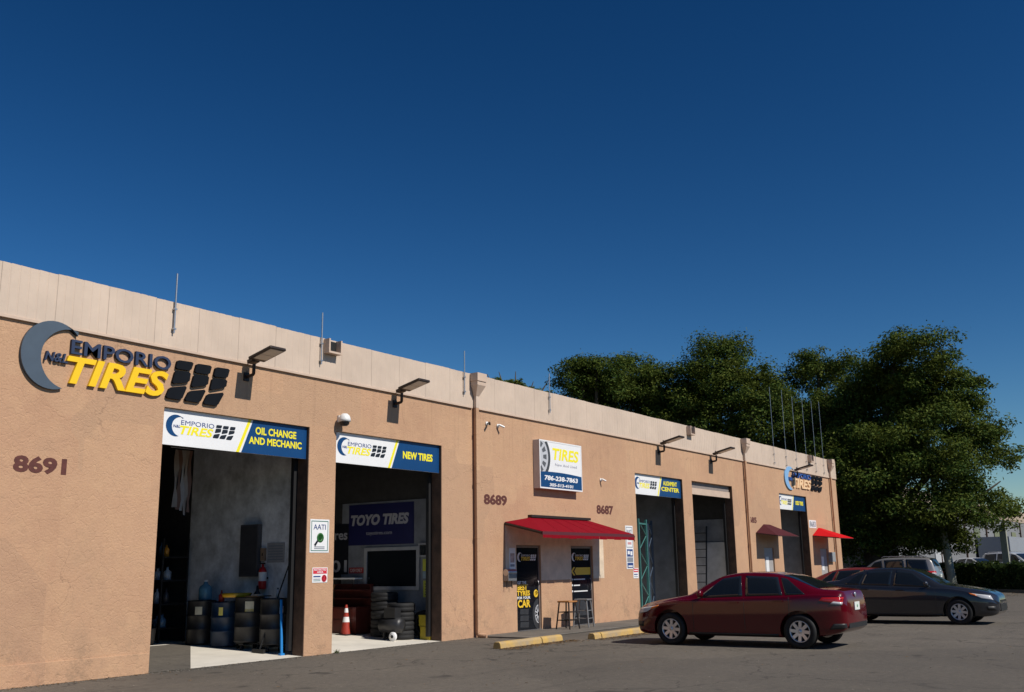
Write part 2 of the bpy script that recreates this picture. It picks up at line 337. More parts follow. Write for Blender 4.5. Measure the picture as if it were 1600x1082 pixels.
# interior: sloping slab, partitions
fm = MB(); fm.add([(XL+.3, 0.0, .006), (XR-.3, 0.0, .006), (XR-.3, 3.6, .14), (XL+.3, 3.6, .14), (XR-.3, DEP-.3, .14), (XL+.3, DEP-.3, .14)], [(0, 1, 2, 3), (3, 2, 4, 5)]); fm.build('floor_slab', CONC, B, fix=False)
MB().add([(10.56, 0.0, .010), (11.38, .0, .010), (13.90, 3.30, .136), (13.9, 3.59, .146), (10.56, 3.59, .146)], [(0, 1, 2, 3, 4)]).build('floor_wedge', ASPHALT, B, fix=False)  # dark wedge laid over the left of the first bay's pale floor
INBLUE = mat('interior_blue_white', (.78, .81, .86), .7, var=.45, vs=2.6, bump=.5, bs=9)
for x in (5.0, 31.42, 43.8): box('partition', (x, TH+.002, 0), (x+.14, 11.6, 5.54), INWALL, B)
box('partition', (14.5, TH+.002, 0), (14.64, 4.3, 5.54), INBLUE, B); box('partition', (14.5, 4.301, 0), (14.64, 11.6, 5.54), INDARK, B)  # deep half made dark: light falloff painted into the wall
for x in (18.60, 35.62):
    box('partition', (x, TH+.002, 0), (x+.14, 3.6, 3.25), INWALL, B); box('partition', (x, 3.601, 0), (x+.14, 11.6, 3.25), INDARK, B); box('upper_partition', (x+.02, TH+.002, 3.251), (x+.14, 11.6, 5.54), INDARK, B)  # deep ends likewise dark, painting in the falloff with depth
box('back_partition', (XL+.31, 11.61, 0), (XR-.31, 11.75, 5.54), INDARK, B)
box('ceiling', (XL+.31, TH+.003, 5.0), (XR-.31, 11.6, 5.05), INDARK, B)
# dark brown reveals on the far jamb of each bay
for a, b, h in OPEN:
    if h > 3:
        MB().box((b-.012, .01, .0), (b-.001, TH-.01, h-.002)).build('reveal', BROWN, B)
        MB().box((b-.10, TH+.005, .1), (b+.12, TH+.09, h-.6)).build('door_track', PLASTIC, B)
# parapet of ribbed sheets, each its own piece
per = .152; x = XL; k = 0
while x < XR-.05:
    n = 6 if x+per*6 < XR else max(1, int((XR-x)/per)); mb = MB(); top = HT+random.uniform(-.006, .010); y0 = -.032-random.uniform(0, .0015); tilt = random.uniform(-.003, .003)
    pr = []
    for i in range(n):
        bx_ = x+i*per; pr += [(bx_+.003, y0), (bx_+.118, y0), (bx_+.124, y0+.007), (bx_+.136, y0+.007), (bx_+per-.001, y0)]
    pr += [(pr[-1][0], -.001), (pr[0][0], -.001)]; nn = len(pr)
    v = [(a, b, HB+.03) for a, b in pr]+[(a, b, top+tilt*(a-x)+random.uniform(-.004, .004)) for a, b in pr]
    mb.add(v, [tuple(range(nn)), tuple(range(2*nn-1, nn-1, -1))]+[(i, (i+1) % nn, (i+1) % nn+nn, i+nn) for i in range(nn)])
    mb.build('parapet_sheet', PARAPET, B); x += per*n
MB().box((XL, -.05, HB-.012), (19.33, -.001, HB+.029)).box((19.50, -.05, HB-.012), (XR, -.001, HB+.029)).build('parapet_flashing', TRIM, B)
# downspouts with conductor heads, scuppers
def downspout(x):
    d = bevel(MB().box((x-.06, -.13, .10), (x+.06, -.052, 5.45)).build('downspout', STUCCO, B), .012)
    MB().box((x-.058, -.128, 5.452), (x+.058, -.054, 5.75)).build('upper_pipe', PARAPET, d)
    hm = MB(); v = []
    for z, hw, yo in ((5.75, .065, -.135), (6.0, .17, -.26), (6.10, .17, -.26), (6.10, .19, -.28), (6.30, .19, -.28)):
        v += [(x-hw, yo, z), (x+hw, yo, z), (x+hw, -.055, z), (x-hw, -.055, z)]
    hm.add(v, [(0, 1, 2, 3), (19, 18, 17, 16)]+[(i*4+j, i*4+(j+1) % 4, i*4+4+(j+1) % 4, i*4+4+j) for i in range(4) for j in range(4)]); hm.build('conductor_head', TRIM, d)
    for z in (1.0, 2.3, 3.6, 4.8): MB().box((x-.075, -.134, z), (x+.075, -.049, z+.02)).build('strap', STUCCO, d)
    e = MB().tube([(x, -.09, .12), (x, -.10, .06), (x+.05, -.30, .04)], .055, 8).build('outlet', STUCCO, d)
for x in (19.42, 36.55, 46.9): downspout(x)
def scupper(x):
    mb = MB(); mb.box((x-.19, -.20, 5.98), (x+.19, -.045, 6.02)).box((x-.19, -.20, 6.021), (x-.15, -.045, 6.28)).box((x+.15, -.20, 6.021), (x+.19, -.045, 6.28)); o = mb.build('scupper', TRIM, B)
    box('scupper_throat', (x-.149, -.06, 6.022), (x+.149, -.046, 6.26), PLASTIC, o)
for x in (14.45, 31.75, 44.2): scupper(x)

# ------------------------------------------------------------------ roof rods
def rod(x, z0, z1, lab):
    t = thing('roof_rod', lab, 'rod', (x, -.075, z0), 0, 'thin metal rods fixed to the parapet')
    MB().tube([(0, 0, .0), (0, 0, z1-z0)], .016 if z1 < 8 else .008, 6).build('rod', GALV, t)
    for z in (.06, .42): MB().box((-.03, -.02, z), (.03, .033, z+.03)).build('clip', GALV, t)
for x, l in ((10.6, 'short galvanised rod on the parapet above the big tyre shop logo'), (14.17, 'short galvanised rod on the parapet beside the scupper near the dome camera'), (18.97, 'short galvanised rod on the parapet just left of the first downspout head'), (22.8, 'short galvanised rod on the parapet above the white lightbox sign')): rod(x, 5.73, 6.82, l)
for k, (x, z) in enumerate(((39.78, 8.79), (41.19, 8.85), (42.44, 8.73), (43.75, 8.75), (45.0, 8.86), (46.1, 8.95))):
    rod(x, 5.55, z, 'tall thin parapet rod before the trees, '+('sixth', 'fifth', 'fourth', 'third', 'second', 'first')[k]+' from the far building corner')

# ------------------------------------------------------------------ signs
LG = (L_CRES, L_EMP, L_YEL, L_BLK)
t = thing('logo_sign', 'large raised logo with slate crescent, navy EMPORIO and yellow TIRES letters on wall', 'sign', (7.9, -.01, 4.44))
t2 = thing('logo_sign', 'far raised logo with pale blue crescent and cream TIRES letters', 'sign', (40.9, -.01, 4.64))
def rel(par, fn):       # build in world coordinates, then parent keeping place
    before = set(bpy.data.objects); fn()
    for o in set(bpy.data.objects)-before:
        if o.parent is None: o.parent = par; o.location = -Vector(par.location)
rel(t, lambda: logo(None, 7.90, 11.88, 4.44, 5.52, -.055, .05, LG, True))
PB = mat('logo_pale_blue', (.22, .42, .68), .5); BL2 = mat('logo_blue', (.03, .10, .36), .5); CR2 = mat('logo_cream', (.85, .58, .34), .5)
rel(t2, lambda: logo(None, 40.9, 45.8, 4.62, 5.60, -.055, .05, (PB, BL2, CR2, L_BLK), True))
def bay_sign(x0, x1, lines, lab, lw=1.52):
    z0, z1, y = 3.78, 4.415, .07
    t = thing('bay_sign', lab, 'sign', (x0, y, z0), 0, 'signboards across the tops of the bays')
    def f():
        MB().box((x0, y, z0), (x1, y+.04, z1)).build('panel', WHITE)
        d = .545*(x1-x0)
        MB().slab([(x0+d-.10+.01, z0+.001), (x1-.002, z0+.001), (x1-.002, z1-.001), (x0+d+.17, z1-.001)], y-.003, y-.0005).build('blue_field', BLUE)
        MB().slab([(x0+d-.21, z0+.001), (x0+d-.14, z0+.001), (x0+d+.13, z1-.001), (x0+d+.06, z1-.001)], y-.003, y-.0005).build('yellow_stripe', YEL)
        logo(None, x0+.09, x0+.09+lw, z0+.16, z0+.54, y-.003, .0025, (BLUE, NAVYTXT, YEL, BLK))
        bx0, bx1 = x0+d+.10, x1-.14
        if len(lines) == 2:
            text('lettering', lines[0], bx0+.13, bx1-.14, z0+.37, z0+.515, y-.006, YEL, depth=.0025, bold=.03); text('lettering', lines[1], bx0-.02, bx1+.01, z0+.18, z0+.32, y-.006, YEL, depth=.0025, bold=.03)
        else: text('lettering', lines[0], bx0+.18, bx1-.10, z0+.24, z0+.41, y-.006, YEL, depth=.0025, bold=.04)
    rel(t, f)
bay_sign(10.56, 13.955, ('OIL CHANGE', 'AND MECHANIC'), 'white and blue signboard reading OIL CHANGE AND MECHANIC')
bay_sign(14.73, 18.155, ('NEW TIRES',), 'white and blue signboard reading NEW TIRES')
bay_sign(27.71, 31.065, ('ALIGNMENT', 'CENTER'), 'white and blue signboard reading ALIGNMENT CENTER')
bay_sign(40.21, 43.485, ('USED TIRES',), 'small looking white and blue signboard below the far logo')
# lightbox
t = thing('lightbox_sign', 'white lightbox sign with wheel picture, yellow TIRES and phone numbers', 'sign', (22.02, 0, 3.63))
def f():
    x0, x1, z0, z1 = 22.02, 24.17, 3.63, 4.92
    bevel(MB().box((x0, -.20, z0), (x1, -.001, z1)).build('cabinet', mat('cabinet_grey', (.52, .47, .45), .5, var=.1)), .008)
    fr = MB()
    for a, b in (((x0, z0), (x1, z0+.035)), ((x0, z1-.035), (x1, z1)), ((x0, z0+.035), (x0+.03, z1-.035)), ((x1-.03, z0+.035), (x1, z1-.035))): fr.box((a[0], -.212, a[1]), (b[0], -.201, b[1]))
    fr.build('rim', WHITE)
    MB().box((x0+.031, -.206, z0+.036), (x1-.031, -.2015, z1-.036)).build('face', WHITE)
    arc = [(x0+.032, z0+.037), (x1-.032, z0+.037)]+[(x1-.032-(x1-x0-.064)*k/12, z0+.385+.075*math.sin(PI*(.12+.62*k/12))) for k in range(13)]
    MB().slab(arc, -.209, -.2065).build('blue_field', BLUE)
    text('lettering', 'TIRES', 22.66, 24.02, 4.42, 4.745, -.209, YEL, depth=.0025, shear=.18, bold=.03)
    text('lettering', 'New And Used', 22.78, 23.90, 4.26, 4.335, -.209, mat('sign_grey', (.30, .30, .36), .5), depth=.0025)
    text('lettering', '786-238-7863', 22.24, 23.93, 3.855, 3.985, -.212, WHITE, depth=.0025, bold=.035, shear=.1)
    text('lettering', '305-513-4101', 22.48, 23.68, 3.70, 3.785, -.212, WHITE, depth=.0025, bold=.03, shear=.1)
    cx, cz = 21.90, 4.47; gt = mat('print_tyre', (.055, .058, .065), .5); gr = mat('print_rim', (.50, .51, .54), .4); dk = mat('print_gap', (.10, .105, .115), .5)
    cl = lambda P: [(max(x0+.033, a), min(max(b, z0+.42), z1-.038)) for a, b in P]
    def ring(r0, r1, a0=-46, a1=46): return cl([(cx+r1*math.cos(math.radians(a)), cz+r1*math.sin(math.radians(a))) for a in range(a0, a1+1, 4)]+[(cx+r0*math.cos(math.radians(a)), cz+r0*math.sin(math.radians(a))) for a in range(a1, a0-1, -4)])
    MB().slab(ring(.545, .65), -.2085, -.2065).build('tyre_print', gt); MB().slab(cl([(cx+.54*math.cos(math.radians(a)), cz+.54*math.sin(math.radians(a))) for a in range(-90, 91, 6)]), -.2080, -.2065).build('rim_print', gr)
    for a in (-58, -29, 0, 29, 58):
        ca, sa = math.cos(math.radians(a)), math.sin(math.radians(a)); p = lambda r, o: (cx+r*ca-o*sa, cz+r*sa+o*ca)
        MB().slab(cl([p(.30, -.045), p(.46, -.07), p(.46, .07), p(.30, .045)]), -.2100, -.2081).build('spoke_gap_print', dk)
    MB().slab(cl([(cx+.13*math.cos(math.radians(a)), cz+.13*math.sin(math.radians(a))) for a in range(-90, 91, 15)]), -.2100, -.2081).build('hub_print', dk)
rel(t, f)
# painted unit numbers
def number(s, x0, x1, z0, z1, lab):
    o = text('unit_number', s, x0, x1, z0, z1, -.0045, DIGIT, depth=.004, bold=.045); tag(o, lab, 'number', 'painted unit numbers')
number('8691', 7.97, 8.83, 3.12, 3.385, 'maroon unit number 8691 on the wall under the big logo')
number('8689', 19.81, 20.79, 3.12, 3.385, 'maroon unit number 8689 on the wall beside the downspout')
number('8687', 25.27, 26.25, 3.07, 3.34, 'maroon unit number 8687 above the right end of the red awning')
number('685', 36.78, 37.54, 3.12, 3.35, 'maroon unit number 685 on the wall above the maroon awning')
for xx, zz, c in ((9.19, 3.22, 0), (9.33, 3.19, 1)): pass
# wall notices
def notice(name, lab, x0, x1, z0, z1, parts, grp='notices fixed to the wall'):
    t = thing(name, lab, 'notice', (x0, 0, z0), 0, grp)
    def f():
        MB().box((x0, -.008, z0), (x1, -.001, z1)).build('board', WHITE)
        for p in parts: p()
    rel(t, f)
GRN = mat('notice_green', (.03, .16, .12), .5); REDP = mat('notice_red', (.62, .03, .05), .5); GREY = mat('notice_grey', (.22, .24, .28), .5)
def qd(n, x0, x1, z0, z1, m, y=-.0105): return lambda: MB().box((x0, y, z0), (x1, -.0083, z1)).build(n, m)
def tx(s, x0, x1, z0, z1, m, y=-.013, b=.02): return lambda: text('lettering', s, x0, x1, z0, z1, y, m, depth=.002, bold=b)
def frame(x0, x1, z0, z1, w, m):
    def f():
        mb = MB(); mb.box((x0, -.0105, z0), (x1, -.0083, z0+w)); mb.box((x0, -.0105, z1-w), (x1, -.0083, z1)); mb.box((x0, -.0105, z0+w), (x0+w, -.0083, z1-w)); mb.box((x1-w, -.0105, z0+w), (x1, -.0083, z1-w)); mb.build('border', m)
    return f
def badge():
    MB().lathe([(.0, 0), (.095, 0), (.095, .003), (.05, .003), (.05, .0)], 20, Matrix.Translation((14.33, -.0085, 2.24)) @ Matrix.Rotation(PI/2, 4, 'X')).build('badge_ring', mat('badge_green', (.02, .12, .02), .5))
    MB().slab([(14.16, 2.10), (14.20, 2.07), (14.28, 2.17), (14.25, 2.20)], -.0115, -.0085).build('badge_handle', BLK)
notice('certificate_sign', 'white sign with green border and round badge on the pier between open bays', 14.05, 14.57, 1.95, 2.60, [frame(14.08, 14.54, 1.98, 2.57, .015, GRN), tx('AATI', 14.14, 14.47, 2.40, 2.50, NAVYTXT, b=.0), badge, qd('text_line', 14.17, 14.45, 2.052, 2.070, GREY), qd('text_line', 14.17, 14.45, 2.020, 2.036, GREY)])
def noentry():
    MB().lathe([(.07, 0), (.07, .003), (.058, .003), (.058, 0)], 20, Matrix.Translation((14.46, -.0085, 1.45)) @ Matrix.Rotation(PI/2, 4, 'X')).build('symbol_ring', REDP)
    MB().box((14.447, -.0115, 1.41), (14.473, -.0085, 1.49)).build('symbol_figure', REDP)
notice('restricted_sign', 'small red and white RESTRICTED AREA sign below the certificate sign', 14.14, 14.55, 1.37, 1.66, [qd('red_band', 14.16, 14.53, 1.54, 1.645, REDP), tx('RESTRICTED', 14.18, 14.51, 1.60, 1.635, WHITE), tx('AREA', 14.26, 14.43, 1.553, 1.59, WHITE), qd('text_line', 14.17, 14.36, 1.475, 1.50, NAVYTXT), qd('text_line', 14.17, 14.36, 1.43, 1.445, GREY), qd('text_line', 14.17, 14.36, 1.40, 1.412, GRN), noentry])
notice('hours_sign', 'tall white notice board with blue text blocks beside the alignment bay', 26.93, 27.40, 1.50, 2.78, [frame(26.97, 27.36, 2.13, 2.74, .02, GREY), tx('8687', 27.02, 27.31, 2.52, 2.66, GREY, b=0), qd('text_line', 27.03, 27.30, 2.38, 2.43, GREY), qd('text_line', 27.05, 27.28, 2.22, 2.29, mat('notice_pink', (.60, .30, .30), .5)), qd('print_block', 26.98, 27.35, 1.86, 2.08, NAVYTXT), qd('text_line', 27.02, 27.15, 1.93, 2.03, WHITE, -.0125), qd('text_line', 27.19, 27.31, 1.90, 2.02, WHITE, -.0125), qd('print_block', 26.98, 27.35, 1.70, 1.84, GREY), qd('print_block', 26.98, 27.35, 1.53, 1.68, NAVYTXT), qd('text_line', 27.03, 27.30, 1.56, 1.60, WHITE, -.0125)])
notice('warning_sign', 'little red and white warning sign right of the tall notice board', 27.33, 27.66, 1.22, 1.52, [qd('red_band', 27.35, 27.64, 1.40, 1.50, REDP), qd('text_line', 27.38, 27.61, 1.435, 1.465, WHITE, -.0125), qd('text_line', 27.37, 27.60, 1.32, 1.35, NAVYTXT), qd('text_line', 27.37, 27.60, 1.26, 1.28, GREY)])
notice('address_sign', 'white address plate with number 8683 above the bright red awning', 43.62, 44.55, 3.08, 3.42, [tx('8683', 43.70, 44.47, 3.13, 3.37, GREY)])
notice('poster', 'paper poster on the wall left of the first glass door', 20.85, 21.11, 1.55, 2.08, [qd('picture', 20.89, 21.07, 1.72, 1.95, mat('poster_pink', (.55, .40, .36), .6, var=.5, vs=9)), qd('print_block', 20.89, 21.07, 1.62, 1.68, GREY)])
# ------------------------------------------------------------------ wall lights and cameras
def floodlight(x, lab, tilt=0):
    t = thing('floodlight', lab, 'light', (x, 0, 5.2), 0, 'bronze floodlights on arms along the wall')
    MB().box((-.06, -.03, -.08), (.06, -.001, .08)).build('wall_plate', BRONZE, t)
    MB().tube([(0, -.03, 0), (0, -.20, .02), (0, -.215, .04), (0, -.22, .22)], .032, 8).build('arm', BRONZE, t)
    MB().tube([(0, -.03, .02), (.0, -.03, .12)], .008, 5).build('cable_stub', BRONZE, t)
    M = Matrix.Translation((0, -.18, .25)) @ Matrix.Rotation(math.radians(-13-tilt), 4, 'X')
    h = bevel(MB().box((-.19, -.72, .0), (.19, -.10, .055), M).box((-.09, -.099, -.01), (.09, .06, .065), M).build('head', BRONZE, t), .012)
    MB().box((-.155, -.68, -.006), (.155, -.42, -.001), M).box((-.155, -.41, -.006), (.155, -.20, -.001), M).build('lens', LENS, h)
    MB().tube([M @ Vector((0, -.04, .06)), M @ Vector((0, -.04, .12))], .02, 6).build('sensor', BRONZE, h)
for x, l in ((12.3, 'bronze floodlight above the oil change signboard'), (16.5, 'bronze floodlight above the new tires signboard'), (29.4, 'bronze floodlight above the alignment center signboard'), (33.55, 'bronze floodlight above the bay with the half-open shutter'), (42.0, 'bronze floodlight in front of the far logo')): floodlight(x, l)
t = thing('dome_camera', 'white dome security camera above the new tires signboard', 'camera', (14.78, 0, 4.62))
MB().box((-.05, -.05, -.02), (.05, -.001, .12)).build('bracket', DOMEW, t)
MB().lathe([(.0, .17), (.06, .165), (.105, .12), (.125, .05), (.125, .0), (.0, .0)], 20, Matrix.Translation((0, -.17, -.02))).build('housing', DOMEW, t)
MB().lathe([(.10, -.001), (.095, -.05), (.06, -.085), (.0, -.095)], 20, Matrix.Translation((0, -.17, -.02))).build('dome', PLASTIC, t)
def bullet(x, z, lab, dx):
    t = thing('bullet_camera', lab, 'camera', (x, 0, z), 0, 'small bullet cameras on the wall')
    MB().lathe([(.0, 0), (.05, 0), (.05, .03), (0, .03)], 12, Matrix.Rotation(PI/2, 4, 'X')).build('mount', DOMEW, t)
    MB().tube([(0, -.03, 0), (0, -.09, .01)], .015, 6).build('stem', PLASTIC, t)
    MB().tube([(-dx*.3, -.07, .02), (dx*.8, -.16, -.04)], .028, 10).build('body', DOMEW if z < 5 or dx > 0 else PLASTIC, t)
bullet(19.95, 5.13, 'bullet camera left of the pair under the parapet near 8689', -.10); bullet(20.42, 5.12, 'bullet camera right of the pair under the parapet near 8689', .10); bullet(25.55, 4.06, 'single bullet camera on the wall right of the lightbox sign', .06)

# ------------------------------------------------------------------ awnings
def awning_big():
    t = thing('awning', 'wide flat red fabric awning over the two glass doors', 'awning', (23.1, 0, 2.4))
    def f():
        x0, x1, yf = 20.66, 25.36, -1.12
        a, b, c, d = (21.75, -.06, 2.86), (24.7, -.06, 2.86), (x1, yf, 2.46), (x0, yf, 2.46); e, g_ = (x0, -.02, 2.72), (x1, -.02, 2.72)
        th = Vector((0, 0, -.012)); v = [Vector(p) for p in (a, b, c, d, e, g_)]
        mb = MB(); mb.add(v+[p+th for p in v], [(0, 3, 2, 1), (0, 4, 3), (1, 2, 5), (6, 7, 8, 9), (6, 9, 10), (7, 11, 8), (0, 1, 7, 6), (2, 3, 9, 8), (3, 4, 10, 9), (5, 2, 8, 11), (4, 0, 6, 10), (1, 5, 11, 7)]); mb.build('canopy', RED_FAB)
        for k in range(1, 6):                                   # seams and frame ribs under the cloth
            u = k/6; p0 = Vector(a).lerp(Vector(b), u); p1 = Vector(d).lerp(Vector(c), u)
            MB().tube([p0+Vector((0, 0, .004)), p1+Vector((0, 0, .001))], .004, 5).build('seam', RED_FAB); MB().tube([p0+Vector((0, 0, -.035)), p1+Vector((0, 0, -.035))], .014, 5).build('rib', BRONZE)
        for k in range(12):
            xa, xb = x0+(x1-x0)*k/12, x0+(x1-x0)*(k+1)/12; MB().box((xa+.004, yf-.034, 2.30-.012*(k % 2)), (xb-.004, yf-.031, 2.372)).build('valance', RED_FAB)
        MB().box((21.72, -.12, 2.865), (24.73, -.002, 2.93)).build('cassette', BRONZE)
        MB().box((x0, yf-.03, 2.37), (x1, yf+.01, 2.452)).build('front_bar', mat('awning_bar', (.10, .016, .022), .5))
        MB().tube([(x0+.01, -.02, 2.68), (x0+.01, yf+.012, 2.42)], .035, 6).build('side_bar', BRONZE); MB().tube([(x1-.01, -.02, 2.68), (x1-.01, yf+.012, 2.42)], .035, 6).build('side_bar', BRONZE)
        MB().tube([(x1+.03, yf, 2.42), (x1+.06, yf, 2.40), (x1+.04, yf, 2.26)], .015, 6).build('crank_hook', PLASTIC)
    rel(t, f)
awning_big()
def awning_hip(x0, x1, fab, lab, yf):
    t = thing('awning', lab, 'awning', ((x0+x1)/2, 0, 2.6))
    def f():
        xm0, xm1 = x0+.85, x1-.85
        v = [(xm0, -.01, 3.10), (xm1, -.01, 3.10), (x1, yf, 2.64), (x0, yf, 2.64), (x0, -.01, 2.76), (x1, -.01, 2.76)]
        th = Vector((0, 0, -.015)); v = [Vector(p) for p in v]
        MB().add(v+[p+th for p in v], [(0, 3, 2, 1), (0, 4, 3), (1, 2, 5), (6, 7, 8, 9), (6, 9, 10), (7, 11, 8), (0, 1, 7, 6), (2, 3, 9, 8), (3, 4, 10, 9), (5, 2, 8, 11), (4, 0, 6, 10), (1, 5, 11, 7)]).build('canopy', fab)
        fr = MB()
        for p, q in ((v[4], v[3]), (v[3], v[2]), (v[2], v[5])): fr.tube([p+Vector((0, 0, -.03)), q+Vector((0, 0, -.03))], .016, 6)
        fr.build('frame', BRONZE)
    rel(t, f)
awning_hip(37.38, 39.75, MAR_FAB, 'dark maroon hipped awning over the grey door near unit 685', -.85)
awning_hip(43.95, 46.05, BRED_FAB, 'bright red hipped awning over the last door at the far end', -1.15)

# ------------------------------------------------------------------ doors
box('pale_shadow_panel', (20.69, -.004, 1.26), (21.16, -.0005, 2.71), mat('pale_shadow_cream', (.74, .60, .45), .8, var=.25, vs=2.5, bump=.3), B)  # cream in the outline of the awning's shadow, painted to lighten that shade
MATS['cp'] = MATS['pale_shadow_cream']
MB().box((22.29, -.004, 1.26), (23.79, -.0005, 2.71)).box((24.97, -.004, 1.26), (25.58, -.0005, 2.71)).box((21.161, -.004, 2.16), (22.289, -.0005, 2.71)).box((23.791, -.004, 2.16), (24.969, -.0005, 2.71)).build('pale_shadow_panel', MATS['cp'], B)  # rest of the lightened shadow area, around the doors
def glass_door(x0, x1, kind):
    fr = MB(); y0, y1 = .04, .12; al = mat('door_frame', (.26, .20, .17), .5, metal=.3, var=.2)
    fr.box((x0+.001, y0, .04), (x0+.05, y1, 2.148)); fr.box((x1-.05, y0, .04), (x1-.001, y1, 2.148)); fr.box((x0+.05, y0, 2.09), (x1-.05, y1, 2.148)); d = fr.build('glass_door', al, B)
    box('threshold', (x0+.001, .0, .036), (x1-.001, .2, .05), STEEL, d)
    MB().box((x0+.051, .06, .06), (x1-.051, .085, 2.089)).build('pane', DKGLASS, d)
    MB().tube([(x1-.12, .04, .95), (x1-.12, .0, .97), (x1-.12, .0, 1.25), (x1-.12, .04, 1.27)], .012, 6).build('handle', STEEL, d)
    y = .056; wt = mat('print_white', (.72, .72, .72), .5); go = mat('print_gold', (.78, .50, .03), .5)
    before = set(bpy.data.objects)
    logo(None, x0+.12, x1-.12, 1.74, 1.97, y, .002, (wt, wt, go, wt), nl=False)
    gt = mat('print_rubber', (.035, .037, .042), .5, var=.4, vs=9)
    if kind == 1:
        for s, a, b, c, e, m_ in (('GET THE', .10, .50, 1.18, 1.255, wt), ('BEST', .11, .55, 1.03, 1.17, go), ('TYRES', .08, .66, .89, 1.02, go), ('FOR YOUR', .09, .68, .81, .875, wt), ('CAR', .11, .68, .60, .795, go)): text('lettering', s, x0+a, x0+b, c, e, y, m_, depth=.002, bold=.035)
        M = lambda cx, cz: Matrix.Translation((cx, y, cz)) @ Matrix.Rotation(PI/2, 4, 'X')
        p = []
        for r0, r1, m_, nm in ((.21, .34, gt, 'tyre_print'), (.185, .205, mat('print_rim', (.42, .43, .46), .4), 'rim_print')):
            o = [(x1-.07+r1*.8*math.cos(a), .42+r1*1.12*math.sin(a)) for a in np.linspace(PI*.5, PI*1.5, 20)]; i = [(x1-.07+r0*.8*math.cos(a), .42+r0*1.12*math.sin(a)) for a in np.linspace(PI*1.5, PI*.5, 20)]
            MB().slab([(min(a, x1-.056), b) for a, b in o+i], y, y+.002).build(nm, m_)
        for a in (100, 130, 160, 195, 225, 255):
            ca, sa = math.cos(math.radians(a)), math.sin(math.radians(a)); q = lambda r, o: (min(x1-.057, x1-.07+.8*(r*ca-o*sa)), .42+1.12*(r*sa+o*ca))
            MB().slab([q(.05, -.018), q(.185, -.012), q(.185, .012), q(.05, .018)], y, y+.002).build('spoke_print', MATS['print_rim'])
        for k in range(3): MB().slab([(x0+.2, .12+k*.16), (x0+.58, .10+k*.16), (x0+.60, .24+k*.16), (x0+.22, .25+k*.16)], y+.0005, y+.002).build('tyre_print', gt)
        MB().lathe([(.10, 0), (.10, .002), (.06, .002), (.06, 0)], 18, M(x1-.17, .93)).build('seal_print', go)
    else:
        MB().slab([(x0+.06, 1.47), (x0+.20, 1.36), (x0+.29, 1.36), (x0+.16, 1.47), (x0+.29, 1.58), (x0+.20, 1.58)], y, y+.002).build('arrow_print', go)
        MB().slab([(x0+.24, 1.47), (x0+.34, 1.37), (x1-.06, 1.37), (x1-.06, 1.57), (x0+.34, 1.57)], y, y+.002).build('arrow_print', go)
        for k, s in enumerate(('emporiotires', '786-238', 'emporiotires.com')):
            MB().lathe([(0, 0), (.03, 0), (.03, .002), (0, .002)], 10, Matrix.Translation((x0+.12, y+.002, 1.25-.16*k)) @ Matrix.Rotation(PI/2, 4, 'X')).build('icon_print', wt)
            MB().box((x0+.19, y, 1.235-.16*k), (x0+(.80, .52, .92)[k], y+.002, 1.265-.16*k)).build('text_line', wt)
        o = [(x0+.55+.42*math.cos(a), .28+.42*math.sin(a)) for a in np.linspace(0, PI, 20)]; MB().slab([(min(max(a, x0+.056), x1-.056), b) for a, b in o], y, y+.002).build('tyre_print', gt)
    for ob in set(bpy.data.objects)-before: ob.parent = d
glass_door(21.17, 22.28, 1); glass_door(23.80, 24.96, 2)
for x0, x1 in ((38.12, 39.16), (44.83, 45.85)):
    d = MB().box((x0+.001, .06, .02), (x1-.001, .12, 2.198)).build('steel_door', mat('door_grey', (.36, .34, .33), .6, var=.1), B)
    MB().box((x0+.25, .048, 1.25), (x0+.55, .0595, 1.85)).build('door_notice', WHITE, d); MB().lathe([(0, 0), (.03, 0), (.035, .04), (0, .06)], 10, Matrix.Translation((x1-.1, .06, 1.0)) @ Matrix.Rotation(PI/2, 4, 'X')).build('handle', STEEL, d)
# half-open shutter of the fourth bay
sh = thing('roller_shutter', 'rolled-up shutter with pale bottom bar at the top of a bay', 'shutter', (31.83, .1, 4.0))
def f():
    for k in range(2): MB().box((31.84, .13, 4.21+k*.10), (35.30, .16, 4.305+k*.10)).build('slat', mat('shutter_grey', (.26, .22, .20), .6, var=.2))
    MB().box((31.84, .10, 3.98), (35.30, .15, 4.20)).build('bottom_bar', TRIM)
rel(sh, f)

# ------------------------------------------------------------------ things on the wall and walkway
t = thing('mailbox', 'steel mailbox with curved lid left of the first glass door', 'mailbox', (20.72, 0, 1.40))
MB().box((-.14, -.16, -.12), (.22, -.006, .08)).build('body', mat('mailbox_grey', (.25, .25, .26), .4, metal=.5, var=.2), t)
MB().tube([(-.145, -.085, .08), (.225, -.085, .08)], .082, 12).build('lid', STEEL, t)
MB().box((-.12, -.10, -.30), (-.10, -.08, -.121)).box((.10, -.10, -.30), (.12, -.08, -.121)).build('paper_hook', PLASTIC, t)
def stool(x, y, h, seatm, legm, lab, metal=False):
    t = thing('stool', lab, 'stool', (x, y, .036), random.uniform(-.2, .2))
    bevel(MB().box((-.19, -.19, h-.04), (.19, .19, h)).build('seat', seatm, t), .015)
    for sx in (-1, 1):
        for sy in (-1, 1): MB().tube([(sx*.15, sy*.15, h-.041), (sx*.215, sy*.215, 0)], .021, 6).build('leg', legm, t)
    for z in (.22, .42):
        k = .215-(.065*z/(h-.04))
        for a, b in (((-k, -k), (k, -k)), ((-k, k), (k, k)), ((-k, -k), (-k, k)), ((k, -k), (k, k))): MB().tube([(*a, z), (*b, z)], .012, 6).build('rung', legm, t)
stool(22.55, -.62, .70, WOODM, mat('stool_black', (.02, .016, .014), .5), 'dark legged stool with orange wooden seat by the wall')
